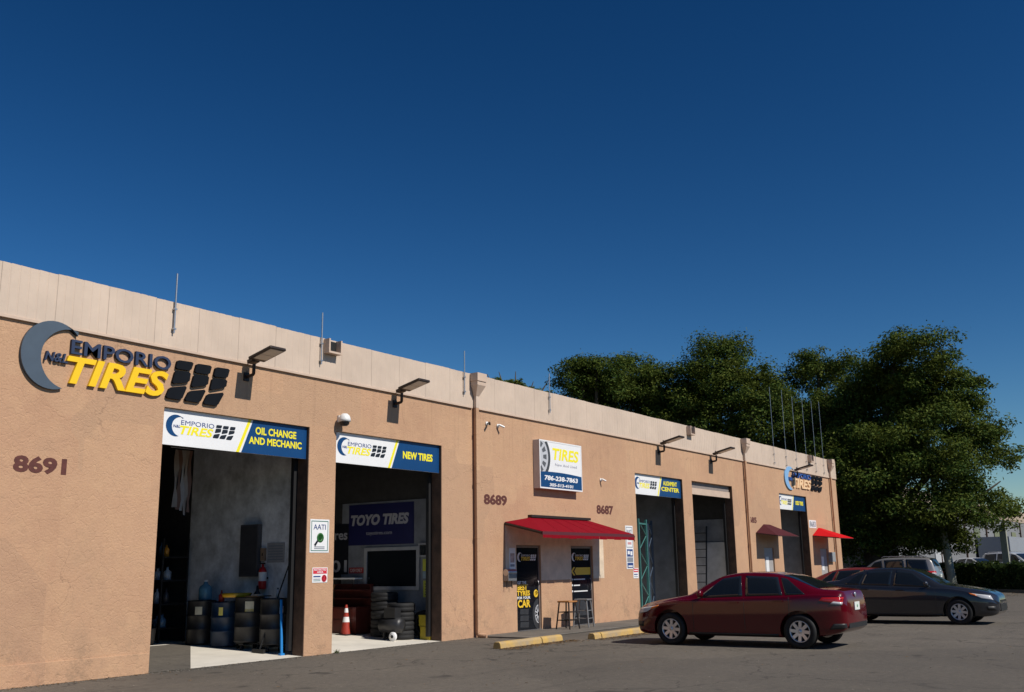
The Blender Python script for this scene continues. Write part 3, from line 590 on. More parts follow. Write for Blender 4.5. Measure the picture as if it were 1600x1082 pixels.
stool(23.45, -.55, .72, mat('stool_grey', (.24, .24, .24), .5, metal=.4), MATS['stool_grey'], 'grey metal stool beside the second glass door')
def wheel_stop(x0, x1, y, lab, chip):
    t = thing('wheel_stop', lab, 'wheel stop', ((x0+x1)/2, y, 0), random.uniform(-.02, .02), 'yellow wheel stops before the walkway'); hl = (x1-x0)/2
    cm = mat('worn_yellow', (.46, .29, .07), .85, var=.6, vs=3.0, bump=.5, bs=18, col2=(.30, .25, .19))
    segs = ((-hl, chip), (chip+.03, hl))
    for a, b in segs:
        v = []
        for xx in (a, b):
            v += [(xx, -.10, .001), (xx, .10, .001), (xx, .085, .10), (xx, .05, .135), (xx, -.05, .135), (xx, -.085, .10)]
        bevel(MB().add(v, [(0, 1, 2, 3, 4, 5), (11, 10, 9, 8, 7, 6)]+[(i, (i+1) % 6, (i+1) % 6+6, i+6) for i in range(6)]).build('block', cm, t), .012)
wheel_stop(16.95, 19.35, -2.40, 'worn yellow concrete wheel stop, cracked across, near the downspout', .35)
wheel_stop(19.95, 22.35, -2.85, 'yellow concrete wheel stop at the nose of the red sedan', -.9)
# leaf litter round the stops
def litter(name, n, fn, size):
    P = np.array([fn() for _ in range(n)]); v = []; f_ = []
    for i, (x, y) in enumerate(P):
        a = random.uniform(0, 2*PI); s = size*random.uniform(.5, 1.3); z = .004+random.uniform(0, .012)
        c, d = math.cos(a)*s, math.sin(a)*s
        v += [(x+c, y+d, z), (x-d*.5, y+c*.5, z+.006), (x-c, y-d, z), (x+d*.5, y-c*.5, z+.003)]; f_.append((4*i, 4*i+1, 4*i+2, 4*i+3))
    o = MB().add(v, f_).build(name, mat('dry_leaf', (.24, .14, .055), .8, var=.6, vs=9), None, fix=False); return struct(o, 'stuff')
def lit1():
    r = random.random()
    if r < .45: return (random.uniform(16.8, 19.6), -2.52-abs(random.gauss(0, .22)))
    if r < .8: return (random.uniform(19.8, 22.4), -2.96-abs(random.gauss(0, .25)))
    if r < .9: return (random.uniform(10, 30), -abs(random.gauss(0, .12))-.03) if random.random() < .6 else (random.uniform(8, 10.5), -.04-abs(random.gauss(0, .1)))
    return (random.gauss(16, 5), random.gauss(-4, 2.5))
litter('leaf_litter', 1500, lit1, .028)
def grit():
    if random.random() < .6: return (random.uniform(7, 30), -.03-abs(random.gauss(0, .18)))
    return (random.uniform(8, 34), random.uniform(-11, -.5))
gm_ = MATS.pop('dry_leaf'); MATS['dry_leaf'] = mat('grit_stone', (.30, .27, .23), .9, var=.5, vs=20)
g_o = litter('grit', 2600, grit, .016); MATS['dry_leaf'] = gm_
litter('leaf_litter', 900, lambda: (random.uniform(50, 66), random.gauss(-5.5, 1.6)), .08)
tuft = MB()
for k in range(40):
    a = random.uniform(0, 2*PI); r = random.uniform(0, .07); h = random.uniform(.03, .10); x, y = 14.78+r*math.cos(a), -.05-abs(r*math.sin(a))
    tuft.add([(x-.006, y, .002), (x+.006, y, .002), (x+.03*math.cos(a), y+.03*math.sin(a)-.01, h)], [(0, 1, 2)])
tag(tuft.build('weed', HEDGE, None, fix=False), 'small green weed at the foot of the pier by the new tires bay', 'weed')

def tyre_mesh(R=.32, r=.20, wd=.20):
    prof = [(r, -wd*.42), (r+.03, -wd*.5), (R-.03, -wd*.5), (R, -wd*.36), (R, -wd*.1), (R-.008, -.006), (R-.008, .006), (R, wd*.1), (R, wd*.36), (R-.03, wd*.5), (r+.03, wd*.5), (r, wd*.42), (r, -wd*.42)]
    mb = MB(); n = 30; v = [(a*math.cos(2*PI*k/n), a*math.sin(2*PI*k/n), h) for a, h in prof for k in range(n)]
    return mb.add(v, [(i*n+k, i*n+(k+1) % n, (i+1)*n+(k+1) % n, (i+1)*n+k) for i in range(len(prof)-1) for k in range(n)], True).mesh('tyre', RUBBER)
TY = tyre_mesh()
def tyre(loc, rot, lab):
    o = link('tyre', TY, None, loc); o.rotation_euler = rot; return tag(o, lab, 'tyre', 'loose tyres in the bays')
# ------------------------------------------------------------------ bay one contents
def drum(x, y, z, body, lab, labels=()):
    t = thing('oil_drum', lab, 'drum', (x, y, z), 0, 'oil drums along the wall of the first bay')
    MB().lathe([(.28, .0), (.292, .01), (.288, .03), (.288, .28), (.298, .29), (.298, .31), (.288, .32), (.288, .56), (.298, .57), (.298, .59), (.288, .60), (.288, .85), (.296, .865), (.296, .885), (.275, .885), (.272, .865), (0, .865)], 28).build('barrel', body, t)
    MB().lathe([(.035, .866), (.035, .885), (0, .885)], 10, Matrix.Translation((.15, .1, 0))).build('bung', STEEL, t)
    for a0, a1, z0, z1, m_ in labels:
        v = []; n = 8
        for zz in (z0, z1): v += [(.2925*math.cos(a0+(a1-a0)*k/n), .2925*math.sin(a0+(a1-a0)*k/n), zz) for k in range(n+1)]
        MB().add(v, [(k, k+1, k+n+2, k+n+1) for k in range(n)], True).build('sticker', m_, t, fix=False)
    return t
def dolly(x, y, z, lab):
    t = thing('drum_dolly', lab, 'dolly', (x, y, z), .3, 'drum dollies'); MB().box((-.27, -.05, .10), (.27, .05, .13)).box((-.05, -.27, .10), (.05, -.051, .13)).box((-.05, .051, .10), (.05, .27, .13)).build('cross_frame', PLASTIC, t)
    for a in range(4): MB().lathe([(.0, -.02), (.045, -.02), (.045, .02), (0, .02)], 12, Matrix.Translation((.24*math.cos(a*PI/2), .24*math.sin(a*PI/2), .052)) @ Matrix.Rotation(PI/2, 4, 'X')).build('caster', RUBBER, t)
DBLK = mat('drum_black', (.022, .022, .024), .45, var=.4, vs=5); DBLU = mat('drum_blue', (.008, .030, .075), .4, var=.3, vs=5); TEALJ = mat('jug_blue', (.12, .30, .42), .25, var=.2)
PAPER = mat('paper_label', (.70, .66, .50), .6, var=.2, vs=9); YLAB = mat('yellow_label', (.75, .66, .16), .5)
fz = lambda y: .006+.134*min(y, 3.6)/3.6
D = [(14.14, 1.02, DBLK, 'black oil drum with white sticker, first from the open door', [(-2.0, -1.75, .58, .74, WHITE)]), (14.14, 1.78, DBLK, 'black oil drum with a paper and yellow label, second in the row', [(-2.6, -2.0, .60, .80, PAPER), (-2.6, -2.0, .60, .65, YLAB)]), (14.14, 2.52, DBLU, 'dark blue oil drum with a yellow note, third in the row', [(-2.75, -2.45, .62, .78, YLAB)]), (14.1, 3.25, DBLK, 'black oil drum furthest from the door with a beige label', [(-2.7, -2.2, .60, .76, PAPER)])]
for i, (x, y, m_, l, lb) in enumerate(D):
    z = fz(y-.3)+.005
    if i < 2: dolly(x, y, z, ('drum dolly under the first black drum', 'drum dolly under the second black drum')[i]); z += .1305
    drum(x, y, z+.02, m_, l, lb)
t = thing('drain_pan', 'yellow plastic drain pan lying across the drum tops', 'pan', (14.1, 2.15, 1.10)); t.location.z = 1.105
MB().lathe([(.0, .0), (.26, .0), (.30, .07), (.31, .07), (.27, -.01), (0, -.01)], 20).build('pan', mat('pan_yellow', (.72, .42, .02), .5, var=.2), t)
t = thing('water_jug', 'pale blue plastic jug standing on the far drum', 'jug', (14.15, 3.22, fz(2.95)+.915)); MB().lathe([(.0, 0), (.13, .0), (.14, .03), (.14, .22), (.12, .28), (.05, .33), (.04, .38), (0, .38)], 16).build('jug_body', TEALJ, t); MB().lathe([(.045, .381), (.045, .41), (0, .41)], 10).build('cap', WHITE, t)
t = thing('fire_extinguisher', 'red fire extinguisher with white label hung on the wall', 'extinguisher', (14.36, 1.68, 1.25))
MB().lathe([(.0, 0), (.075, .0), (.082, .02), (.082, .36), (.06, .42), (.025, .45), (.025, .50), (0, .50)], 16).build('cylinder', mat('ext_red', (.50, .012, .015), .35), t); MB().lathe([(.0835, .16), (.0835, .34)], 16).build('label_wrap', WHITE, t)
MB().box((-.07, -.02, .50), (.05, .02, .53)).box((-.10, -.012, .54), (.03, .012, .555)).build('lever', PLASTIC, t); MB().box((.05, -.02, .2), (.139, .02, .24)).build('bracket', PLASTIC, t)
t = thing('breaker_panel', 'tall dark grey electrical panel on the bay wall', 'panel', (14.49, 2.18, 1.5)); MB().box((-.10, -.28, 0), (.009, .28, 1.08)).build('enclosure', mat('panel_grey', (.09, .09, .10), .5, var=.3), t); MB().box((-.108, -.25, .04), (-.101, .25, 1.04)).build('cover', mat('panel_cover', (.06, .06, .066), .45, var=.3), t)
t = thing('wall_notice', 'grey notice with lines of text beside the electrical panel', 'notice', (14.49, 1.45, 1.78)); MB().box((-.004, -.26, 0), (.009, .26, .40)).build('sheet', mat('notice_paper', (.36, .36, .38), .6, var=.2), t)
for k in range(6): MB().box((-.006, -.22, .05+k*.055), (-.0045, .22, .075+k*.055)).build('text_line', GREY, t)
t = thing('switch_box', 'small tan switch box between the panel and the notice', 'box', (14.49, 1.80, 1.82)); MB().box((-.05, -.06, 0), (.009, .06, .26)).build('cover', mat('switch_tan', (.30, .20, .13), .6), t); MB().box((-.058, -.012, .10), (-.0505, .012, .16)).build('toggle', PLASTIC, t)
def leaner(name, p0, p1, r, m_, lab, cat):
    t = thing(name, lab, cat, p0); MB().tube([(0, 0, 0), tuple(Vector(p1)-Vector(p0))], r, 8).build('pole', m_, t); return t
t = leaner('blue_pole', (13.80, .42, .03), (13.93, .62, 1.05), .028, mat('pole_blue', (.01, .20, .55), .4), 'bright blue pole leaning in the corner of the first bay', 'pole'); MB().box((-.05, -.03, -.008), (.05, .03, .03)).build('foot', MATS['pole_blue'], t)
t = leaner('broom', (13.75, 1.02, .06), (14.47, .75, 2.3), .014, PLASTIC, 'dark broom leaning on the wall by the drums', 'broom'); MB().box((-.03, -.16, -.03), (.03, .16, .06)).build('bristles', PLASTIC, t)
t = thing('hanging_rags', 'striped cloths hanging from above inside the first bay', 'rags', (12.05, 1.4, 2.80))
for k in range(5):
    x = -.15+k*.075; L = random.uniform(.75, .95); v = []
    for i in range(7): zz = 1.1-i/6*(L+.3); v += [(x-.04, .03*math.sin(i*1.3+k), zz), (x+.045, .03*math.cos(i*1.7+k), zz)]
    MB().add(v, [(2*i, 2*i+1, 2*i+3, 2*i+2) for i in range(6)], True).build('cloth', mat('rag_%d' % (k % 3), ((.30, .24, .19), (.17, .09, .06), (.34, .30, .26))[k % 3], .9, var=.2), t, fix=False)
MB().tube([(-.3, 0, 1.14), (.35, 0, 1.14)], .012, 6).build('rail', STEEL, t)
t = thing('hose_reel', 'red hose coiled in a loop low on the floor', 'hose', (13.2, 5.0, .15)); MB().tube([(.48*math.cos(a), .0+.1*math.sin(a*2), .55+.42*math.sin(a)) for a in np.linspace(-.4, PI+.6, 22)], .022, 8).build('hose', mat('hose_red', (.42, .04, .05), .5), t); MB().box((-.5, -.1, 0), (-.42, .1, .4)).box((.42, -.1, 0), (.5, .1, .4)).build('stand', PLASTIC, t)
def shelf_unit(x0, x1, y, depth, zs, lab, along='y'):
    t = thing('shelf_unit', lab, 'shelves', (x0, y, .14), 0, 'dark shelf units'); L = x1-x0; zt = zs[-1]+.4
    for a in (0, L):
        for b in (0, depth): MB().box((a-.02, b-.02, 0), (a+.02, b+.02, zt)).build('post', PLASTIC, t)
    for z in zs: MB().box((.021, -.02, z-.015), (L-.021, depth+.02, z+.015)).build('shelf_board', PLASTIC, t)
    return t
t = shelf_unit(13.75, 14.40, 4.2, 1.6, (.3, .8, 1.3, 1.8), 'dark metal shelves full of bottles at the back of the first bay')
BM = [mat('bottle_%d' % i, c, .3) for i, c in enumerate(((.35, .42, .50), (.62, .60, .55), (.60, .26, .02), (.10, .20, .32), (.45, .36, .10), (.05, .05, .06)))]
bi = 0
for zi, z in enumerate((.3, .8, 1.3, 1.8)):
    for k in range(6):
        yy = 4.32+k*.26; h = random.uniform(.20, .32); r = random.uniform(.055, .09); mm = BM[(2 if (zi == 3 and k == 0) else random.choice((0, 0, 1, 3, 4, 5)))]
        o = thing('bottle', ('amber bottle at the near end of the top shelf' if (zi == 3 and k == 0) else ('pale blue', 'off-white', 'amber', 'dark blue', 'mustard', 'black')[BM.index(mm)]+' bottle on the '+('lowest', 'second', 'third', 'top')[zi]+' shelf of the dark metal shelves'), 'bottle', (13.90+random.uniform(0, .1), yy, .14+z+.016), 0, 'bottles on the shelves')
        MB().lathe([(0, 0), (r, 0), (r, h*.65), (r*.35, h*.82), (r*.35, h), (0, h)], 10).build('bottle_body', mm, o); MB().lathe([(r*.4, h+.001), (r*.4, h+.03), (0, h+.03)], 8).build('cap', PLASTIC, o)

def small(name, lab, cat, loc, prof, m_, n=14, cap=None):
    t = thing(name, lab, cat, loc); MB().lathe(prof, n).build('shell', m_, t)
    if cap: MB().lathe(cap, 10).build('cap', PLASTIC, t)
dz = lambda y: fz(y-.3)+.025+.886
small('funnel', 'black plastic funnel standing on the second drum', 'funnel', (14.22, 1.66, dz(1.78)+.1305), [(.10, 0), (.105, .01), (.03, .12), (.02, .22), (0, .22)], PLASTIC)
small('oil_can', 'small red oil can on the third drum', 'can', (14.0, 2.5, dz(2.52)), [(0, 0), (.06, 0), (.06, .14), (.02, .17), (.012, .24), (0, .24)], mat('can_red', (.35, .03, .03), .5))
small('spray_can', 'white spray can on the first drum', 'can', (14.25, 1.08, dz(1.02)+.1305), [(0, 0), (.033, 0), (.033, .15), (.018, .17), (0, .17)], WHITE, 12, [(.014, .171), (.014, .20), (0, .20)])
small('oil_bucket', 'dark grey bucket on the floor before the shelves', 'bucket', (13.35, 4.0, .141), [(0, 0), (.13, 0), (.16, .32), (.165, .32), (.165, .34), (.15, .34), (.125, .02), (0, .02)], mat('bucket_grey', (.05, .05, .055), .6))
small('jerry_can', 'dark green jerry can before the shelves', 'can', (13.4, 4.5, .141), [(0, 0), (.15, 0), (.15, .34), (.06, .40), (.04, .45), (0, .45)], mat('can_green', (.02, .05, .03), .5), 6, [(.045, .451), (.045, .48), (0, .48)])
for k in range(4): tyre((13.0, 5.2, .245+k*.203), (0, 0, k*.7), ('bottom', 'second', 'third', 'top')[k]+' tyre of the stack in the dark corner of the first bay')
t = thing('drum_board', 'stained board lying over the black drum tops', 'board', (14.05, 1.38, dz(1.78)+.1345)); MB().box((-.20, -.16, 0), (.16, .20, .022)).build('plank', mat('board_brown', (.10, .06, .03), .8, var=.4), t); MB().box((-.19, -.15, .0225), (-.02, .02, .05)).build('rag', mat('rag_grey', (.35, .33, .30), .9, var=.3), t)
# ------------------------------------------------------------------ bay two contents (on the partition face x = 18.6)
def side_text(s, y0, y1, z0, z1, x, m_, parent, **k):       # lettering on a face looking to -X: reads from far (y1) to near (y0)
    me = text_mesh(s, 0, y1-y0, 0, z1-z0, 0, m_, **k); a = np.zeros(len(me.vertices)*3); me.vertices.foreach_get('co', a); a = a.reshape(-1, 3)
    b = np.stack([x+a[:, 1], y1-a[:, 0], z0+a[:, 2]], 1); me.vertices.foreach_set('co', b.ravel()); me.update(); return link('lettering', me, parent)
def side_box(n, y0, y1, z0, z1, x0, x1, m_, par=None): return MB().box((x0, y0, z0), (x1, y1, z1)).build(n, m_, par)
NAVY = mat('banner_navy', (.008, .010, .075), .55, var=.15)
t = thing('tyre_banner', 'navy banner reading TOYO TIRES above the office window', 'banner', (18.6, 2.2, 2.2))
def f():
    side_box('cloth', 1.20, 3.35, 2.20, 3.20, 18.585, 18.598, NAVY)
    side_text('TOYO TIRES', 1.35, 3.28, 2.68, 2.95, 18.581, mat('banner_white', (.36, .36, .39), .5), None, depth=.003, bold=.05, shear=.2); side_text('toyotires.com', 1.9, 2.75, 2.42, 2.53, 18.581, MATS['banner_white'], None, depth=.003)
rel(t, f)
t = thing('office_window', 'white framed dark office window inside the second bay', 'window', (18.6, 2.0, 1.1))
def f():
    for a, b, c, d in ((1.0, 2.78, 1.12, 1.20), (1.0, 2.78, 2.05, 2.13), (1.0, 1.09, 1.20, 2.05), (2.69, 2.78, 1.20, 2.05)): side_box('frame', a, b, c, d, 18.55, 18.598, INWHITE)
    side_box('pane', 1.09, 2.69, 1.20, 2.05, 18.575, 18.597, GLASS)
rel(t, f)
t = thing('vent_window', 'small white framed dark vent beside the office window', 'window', (18.6, .8, 1.85))
def f():
    for a, b, c, d in ((.58, 1.02, 1.86, 1.90), (.58, 1.02, 2.14, 2.18), (.58, .62, 1.90, 2.14), (.98, 1.02, 1.90, 2.14)): side_box('frame', a, b, c+.02, d+.02, 18.54, 18.598, INWHITE)
    side_box('pane', .62, .98, 1.92, 2.16, 18.57, 18.597, GLASS)
rel(t, f)
def sheet(lab, y0, y1, z0, z1, m_, txt, tm):
    t = thing('wall_poster', lab, 'poster', (18.6, y0, z0), 0, 'posters inside the second bay')
    def f():
        side_box('paper', y0, y1, z0, z1, 18.59, 18.598, m_)
        for s, a, b in txt: side_text(s, y0+.04, y1-.04, a, b, 18.587, tm, None, depth=.002, bold=.02)
    rel(t, f)
YPOST = mat('poster_yellow', (.50, .52, .06), .6, var=.1)
sheet('yellow poster with black price text above a blue card', .45, .92, 1.55, 1.83, YPOST, (), BLK)
sheet('pale blue card between two yellow posters', .50, .92, 1.38, 1.54, mat('poster_blue', (.28, .40, .50), .6, var=.3, vs=8), (), BLK)
sheet('yellow poster with many small text lines', .45, .90, .95, 1.33, YPOST, (), BLK)
o = bpy.data.objects['wall_poster.002']
for k in range(5): MB().box((-.013, .05, .05+k*.06), (-.0105, .40, .07+k*.06)).build('text_line', BLK, o)
sheet('red CASH ONLY sign left of the office window', 2.83, 3.32, 1.52, 1.66, mat('cash_red', (.34, .03, .03), .6), (('CASH ONLY', 1.545, 1.635),), mat('cash_text', (.5, .45, .42), .5))
sheet('dark board with white lettering at the deep end of the second bay', 3.36, 4.2, 1.5, 2.75, BLK, (('Tires', 2.35, 2.6), ('101', 1.55, 1.85)), MATS['banner_white'])
t = thing('wall_shelf', 'long white shelf below the dark board', 'shelf', (18.45, 3.6, 1.38)); MB().box((-.15, -.75, 0), (.149, .9, .035)).build('board', WHITE, t)
for y in (-.6, .7): MB().box((.0, y, -.2), (.149, y+.03, -.001)).build('bracket', STEEL, t)
t = thing('tool_cabinet', 'dark red tool cabinet with open shelf top', 'cabinet', (18.2, 2.9, fz(2.9)))
CAB = mat('cabinet_red', (.09, .014, .009), .5, var=.3)
MB().box((-.25, -.45, 0), (.35, .75, .62)).build('carcass', CAB, t); MB().box((.25, -.45, .62), (.35, .75, 1.15)).build('back_panel', CAB, t)
for k in range(2): MB().box((-.262, -.42, .08+k*.27), (-.2505, .72, .32+k*.27)).build('drawer', mat('drawer_red', (.11, .019, .012), .45, var=.2), t); MB().box((-.05, -.44, .80+k*.2), (.249, .74, .82+k*.2)).build('rail_shelf', CAB, t)
t = thing('traffic_cone', 'orange traffic cone with white collars before the red cabinet', 'cone', (17.80, 2.62, fz(2.4)+.002))
MB().box((-.17, -.17, 0), (.17, .17, .03)).build('base', PLASTIC, t)
CON = mat('cone_orange', (.33, .03, .015), .5)
cr = lambda z: .125-.10*(z-.03)/.67
for a, b, m_ in ((.03, .30, CON), (.30, .42, WHITE), (.42, .52, CON), (.52, .62, WHITE), (.62, .70, CON)): MB().lathe([(cr(a), a), (cr(b), b)], 16).build('cone_band', m_, t)
t = leaner('broom', (18.1, 3.75, .15), (18.5, 3.72, 1.25), .016, mat('broom_wood', (.50, .20, .03), .6), 'broom with orange wooden handle in the second bay', 'broom'); MB().box((-.04, -.15, -.01), (.04, .15, .10)).build('bristles', mat('bristle', (.25, .22, .12), .9), t)
for k in range(5): tyre((18.18, 1.75, fz(1.45)+.105+k*.203), (0, 0, k), ('bottom tyre', 'second tyre up', 'middle tyre', 'fourth tyre up', 'top tyre')[k]+' of the taller stack before the office window')
for k in range(4): tyre((17.95, 1.02, fz(.7)+.105+k*.203), (0, 0, k), ('bottom tyre', 'second tyre up', 'third tyre up', 'top tyre')[k]+' of the shorter stack nearer the bay door')
tyre((18.34, .62, fz(.6)+.325), (0, PI/2-.12, 0), 'black tyre standing upright against the partition by the bay door')
t = thing('air_compressor', 'black air compressor on a white wheel in the second bay', 'compressor', (17.55, .95, fz(.7)))
MB().tube([(0, -.30, .34), (0, -.27, .34), (0, .27, .34), (0, .30, .34)], [.08, .17, .17, .08], 18).build('tank', DBLK, t); MB().box((-.1, -.18, .50), (.1, .15, .72)).build('motor', PLASTIC, t)
MB().lathe([(0, -.025), (.10, -.025), (.10, .025), (0, .025)], 18, Matrix.Translation((-.16, -.18, .102)) @ Matrix.Rotation(PI/2, 4, 'Y')).build('wheel', WHITE, t); MB().lathe([(0, -.03), (.035, -.03), (.035, .03), (0, .03)], 12, Matrix.Translation((-.165, -.18, .102)) @ Matrix.Rotation(PI/2, 4, 'Y')).build('hub', PLASTIC, t)
MB().box((-.13, -.20, .10), (-.11, -.16, .30)).box((-.03, .20, 0), (.03, .24, .20)).build('bracket', PLASTIC, t)
for k in range(2):
    t = thing('crate', ('yellow plastic crate on the floor by the right jamb', 'yellow plastic box on top of the crate by the right jamb')[k], 'crate', (18.33, .36+.04*k, fz(.3)+.30*k+.012*k)); YC = mat('crate_yellow', (.42, .32, .02), .5, var=.25)
    MB().box((-.2, -.04, 0), (.2, .24, .28-.06*k)).build('shell', YC, t); MB().box((-.21, -.05, .281-.06*k), (.21, .25, .30-.06*k)).build('rim', YC, t)

# ------------------------------------------------------------------ bay three and four contents
TEAL = mat('rack_teal', (.06, .19, .175), .45, var=.2); SLATE = mat('rack_slate', (.07, .10, .15), .45, var=.2)
def rack_frame(x, y, rz, m_, lab, h=3.05, w_=.9):
    t = thing('rack_frame', lab, 'rack', (x, y, fz(y-.2)), rz, 'steel rack frames standing in the alignment bay')
    for a in (0, w_): MB().box((a-.04, -.035, 0), (a+.04, .035, h)).build('upright', m_, t)
    zz = [.15+.48*i for i in range(6)]
    for i, z in enumerate(zz):
        a, b = ((.04, z), (w_-.04, z+.44)) if i % 2 == 0 else ((w_-.04, z), (.04, z+.44)); MB().tube([(a[0], 0, a[1]), (b[0], 0, b[1])], .018, 6).build('brace', m_, t)
    for z in (.1, h-.15): MB().box((.041, -.02, z-.025), (w_-.041, .02, z+.025)).build('crossbar', m_, t)
rack_frame(28.95, .62, math.radians(12), TEAL, 'teal steel rack frame standing in the alignment bay'); rack_frame(30.20, .95, math.radians(18), SLATE, 'slate blue steel rack frame standing by the bay wall')
tyre((28.35, .75, .36), (PI/2, 0, .5), 'black tyre standing behind the left jamb of the alignment bay')
t = thing('ladder', 'dark ladder leaning on the wall of the shutter bay', 'ladder', (35.1, 1.2, fz(1.2)))
for b in (0, .5): MB().tube([(0, b, 0), (.42, b, 2.95)], .03, 6).build('rail', PLASTIC, t)
for k in range(9): MB().tube([(.04+.042*k, .03, .3+.3*k), (.04+.042*k, .47, .3+.3*k)], .016, 6).build('rung', PLASTIC, t)
drum(35.15, 2.6, .13, mat('drum_bright_blue', (.015, .05, .22), .4), 'bright blue drum in the shutter bay')
t = thing('wall_unit', 'white air conditioner box on the wall of the shutter bay', 'air conditioner', (35.6, 3.2, 1.75)); MB().box((-.30, -.30, 0), (.019, .30, .42)).build('case', mat('unit_white', (.45, .45, .45), .5, var=.15), t); MB().box((-.31, -.24, .05), (-.301, .1, .36)).build('grille', PLASTIC, t)
side = MB().box((35.585, .5, .15), (35.619, 5.5, 2.4)).build('wall_dado', mat('dado_white', (.50, .50, .52), .6, var=.3, vs=2), B)
t = thing('lift_arm', 'red steel ramp leaning inside the far used tyre bay', 'ramp', (42.2, .9, .1)); MB().tube([(0, 0, 0), (.9, .3, 1.5)], .07, 6).build('beam', mat('lift_red', (.45, .03, .02), .5), t); MB().tube([(0, 0, 0), (.1, .05, 1.7)], .05, 6).build('post', MATS['lift_red'], t)
t = thing('utility_box', 'grey utility box on the wall right of the last door', 'box', (46.2, 0, 1.62)); MB().box((-.28, -.14, 0), (.28, -.001, .42)).build('case', mat('utility_grey', (.30, .32, .33), .5, var=.15), t); MB().box((-.24, -.152, .03), (.24, -.141, .39)).build('lid', MATS['utility_grey'], t)

# ------------------------------------------------------------------ cars
def smooth_fn(tab):
    xs = np.array([a for a, _ in tab], float); ys = np.array([b for _, b in tab], float); h = np.diff(xs); d = np.diff(ys)/h; mm = np.zeros(len(xs)); mm[0], mm[-1] = d[0], d[-1]
    for i in range(1, len(xs)-1):
        if d[i-1]*d[i] > 0: w1, w2 = 2*h[i]+h[i-1], h[i]+2*h[i-1]; mm[i] = (w1+w2)/(w1/d[i-1]+w2/d[i])
    def f(x):
        x = min(max(x, xs[0]), xs[-1]); i = min(int(np.searchsorted(xs, x, 'right'))-1, len(h)-1); t_ = (x-xs[i])/h[i]
        return float(ys[i]*(1+2*t_)*(1-t_)**2+h[i]*mm[i]*t_*(1-t_)**2+ys[i+1]*t_*t_*(3-2*t_)+h[i]*mm[i+1]*t_*t_*(t_-1))
    return f
class Shape:
    def __init__(s, L, W, top, belt, roofw, wf, wr, tyre_r=.32, ends=None):
        s.L, s.W, s.wf, s.wr, s.tr = L, W, wf, wr, tyre_r; hw = W/2
        s.zt = smooth_fn(top); s.zs = smooth_fn(belt); s.rw = smooth_fn(roofw)
        s.w = smooth_fn([(0, hw*.62), (.05, hw*.74), (.15, hw*.85), (.35, hw*.94), (.75, hw*.985), (1.4, hw), (L-1.3, hw), (L-.7, hw*.975), (L-.3, hw*.92), (L-.1, hw*.85), (L-.03, hw*.79), (L, hw*.70)])
        s.zb = smooth_fn([(0, .36), (.06, .26), (.2, .21), (.6, .19), (L-.9, .19), (L-.4, .24), (L-.08, .32), (L, .42)])
    def key(s, x):
        w, zs, zt, zb = s.w(x), s.zs(x), s.zt(x), s.zb(x); zs = min(zs, zt-.03); h = zt-zs; r = s.rw(x)*w; g0 = w*.93
        mid = zb+(zs-zb)*.52
        return [(0, zb), (w*.6, zb), (w*.90, zb+.012), (w*.975, zb+.09), (w*.992, mid-.09), (w, mid+.06), (w*.985, zs-.085), (w*.962, zs-.012), (g0, zs+.04*h), (g0+(r-g0)*.46, zs+.52*h), (r, zs+.90*h), (r*.86, zs+.972*h), (r*.5, zt-.003), (0, zt)]
    def P(s, x, q):
        k = s.key(x); q = min(max(q, 0), 13); i = min(int(q), 12); t_ = q-i
        p = [k[max(i-1, 0)] if i > 0 else (-k[1][0], k[1][1]), k[i], k[i+1], k[i+2] if i < 12 else (-k[12][0], k[12][1])]
        c = []
        for a in (0, 1):
            p0, p1, p2, p3 = (pp[a] for pp in p); m1, m2 = (p2-p0)*.35, (p3-p1)*.35
            c.append(p1*(1+2*t_)*(1-t_)**2+m1*t_*(1-t_)**2+p2*t_*t_*(3-2*t_)+m2*t_*t_*(t_-1))
        return x, c[0], c[1]
    def qz(s, x, z, lo=2, hi=10):       # profile parameter at height z
        for _ in range(24):
            md = (lo+hi)/2
            if s.P(x, md)[2] < z: lo = md
            else: hi = md
        return lo
    def N(s, x, q):
        e = .01; a = Vector(s.P(min(x+e, s.L), q))-Vector(s.P(max(x-e, 0), q)); b = Vector(s.P(x, min(q+.05, 13)))-Vector(s.P(x, max(q-.05, 0))); n = a.cross(b)
        if n.length < 1e-9: return Vector((0, 0, 1))
        n.normalize(); c = Vector(s.P(x, q)); return n if n.dot(c-Vector((x, 0, .6))) > 0 else -n
    def patch(s, corners, side, off, nu=8, nv=5, byz=True):
        """corners: four (x, z or q) points, bilinear; lifted off the skin"""
        (a, b, c, d) = corners; mb = MB(); v = []; vb = []
        for j in range(nv+1):
            for i in range(nu+1):
                u, w_ = i/nu, j/nv
                xx = (a[0]*(1-u)+b[0]*u)*(1-w_)+(d[0]*(1-u)+c[0]*u)*w_; zz = (a[1]*(1-u)+b[1]*u)*(1-w_)+(d[1]*(1-u)+c[1]*u)*w_
                q = s.qz(xx, zz) if byz else zz; p = Vector(s.P(xx, q)); n = s.N(xx, q)
                for lst, o in ((v, off), (vb, -.012)):
                    e = p+n*o; lst.append((e.x, e.y*side, e.z))
        m1 = nu+1; N_ = len(v); f = [(j*m1+i, j*m1+i+1, (j+1)*m1+i+1, (j+1)*m1+i) for j in range(nv) for i in range(nu)]
        bd = [i for i in range(m1)]+[j*m1+nu for j in range(1, nv+1)]+[nv*m1+i for i in range(nu-1, -1, -1)]+[j*m1 for j in range(nv-1, 0, -1)]
        mb.add(v+vb, f+[(bd[k], bd[k]+N_, bd[(k+1) % len(bd)]+N_, bd[(k+1) % len(bd)]) for k in range(len(bd))], True); return mb
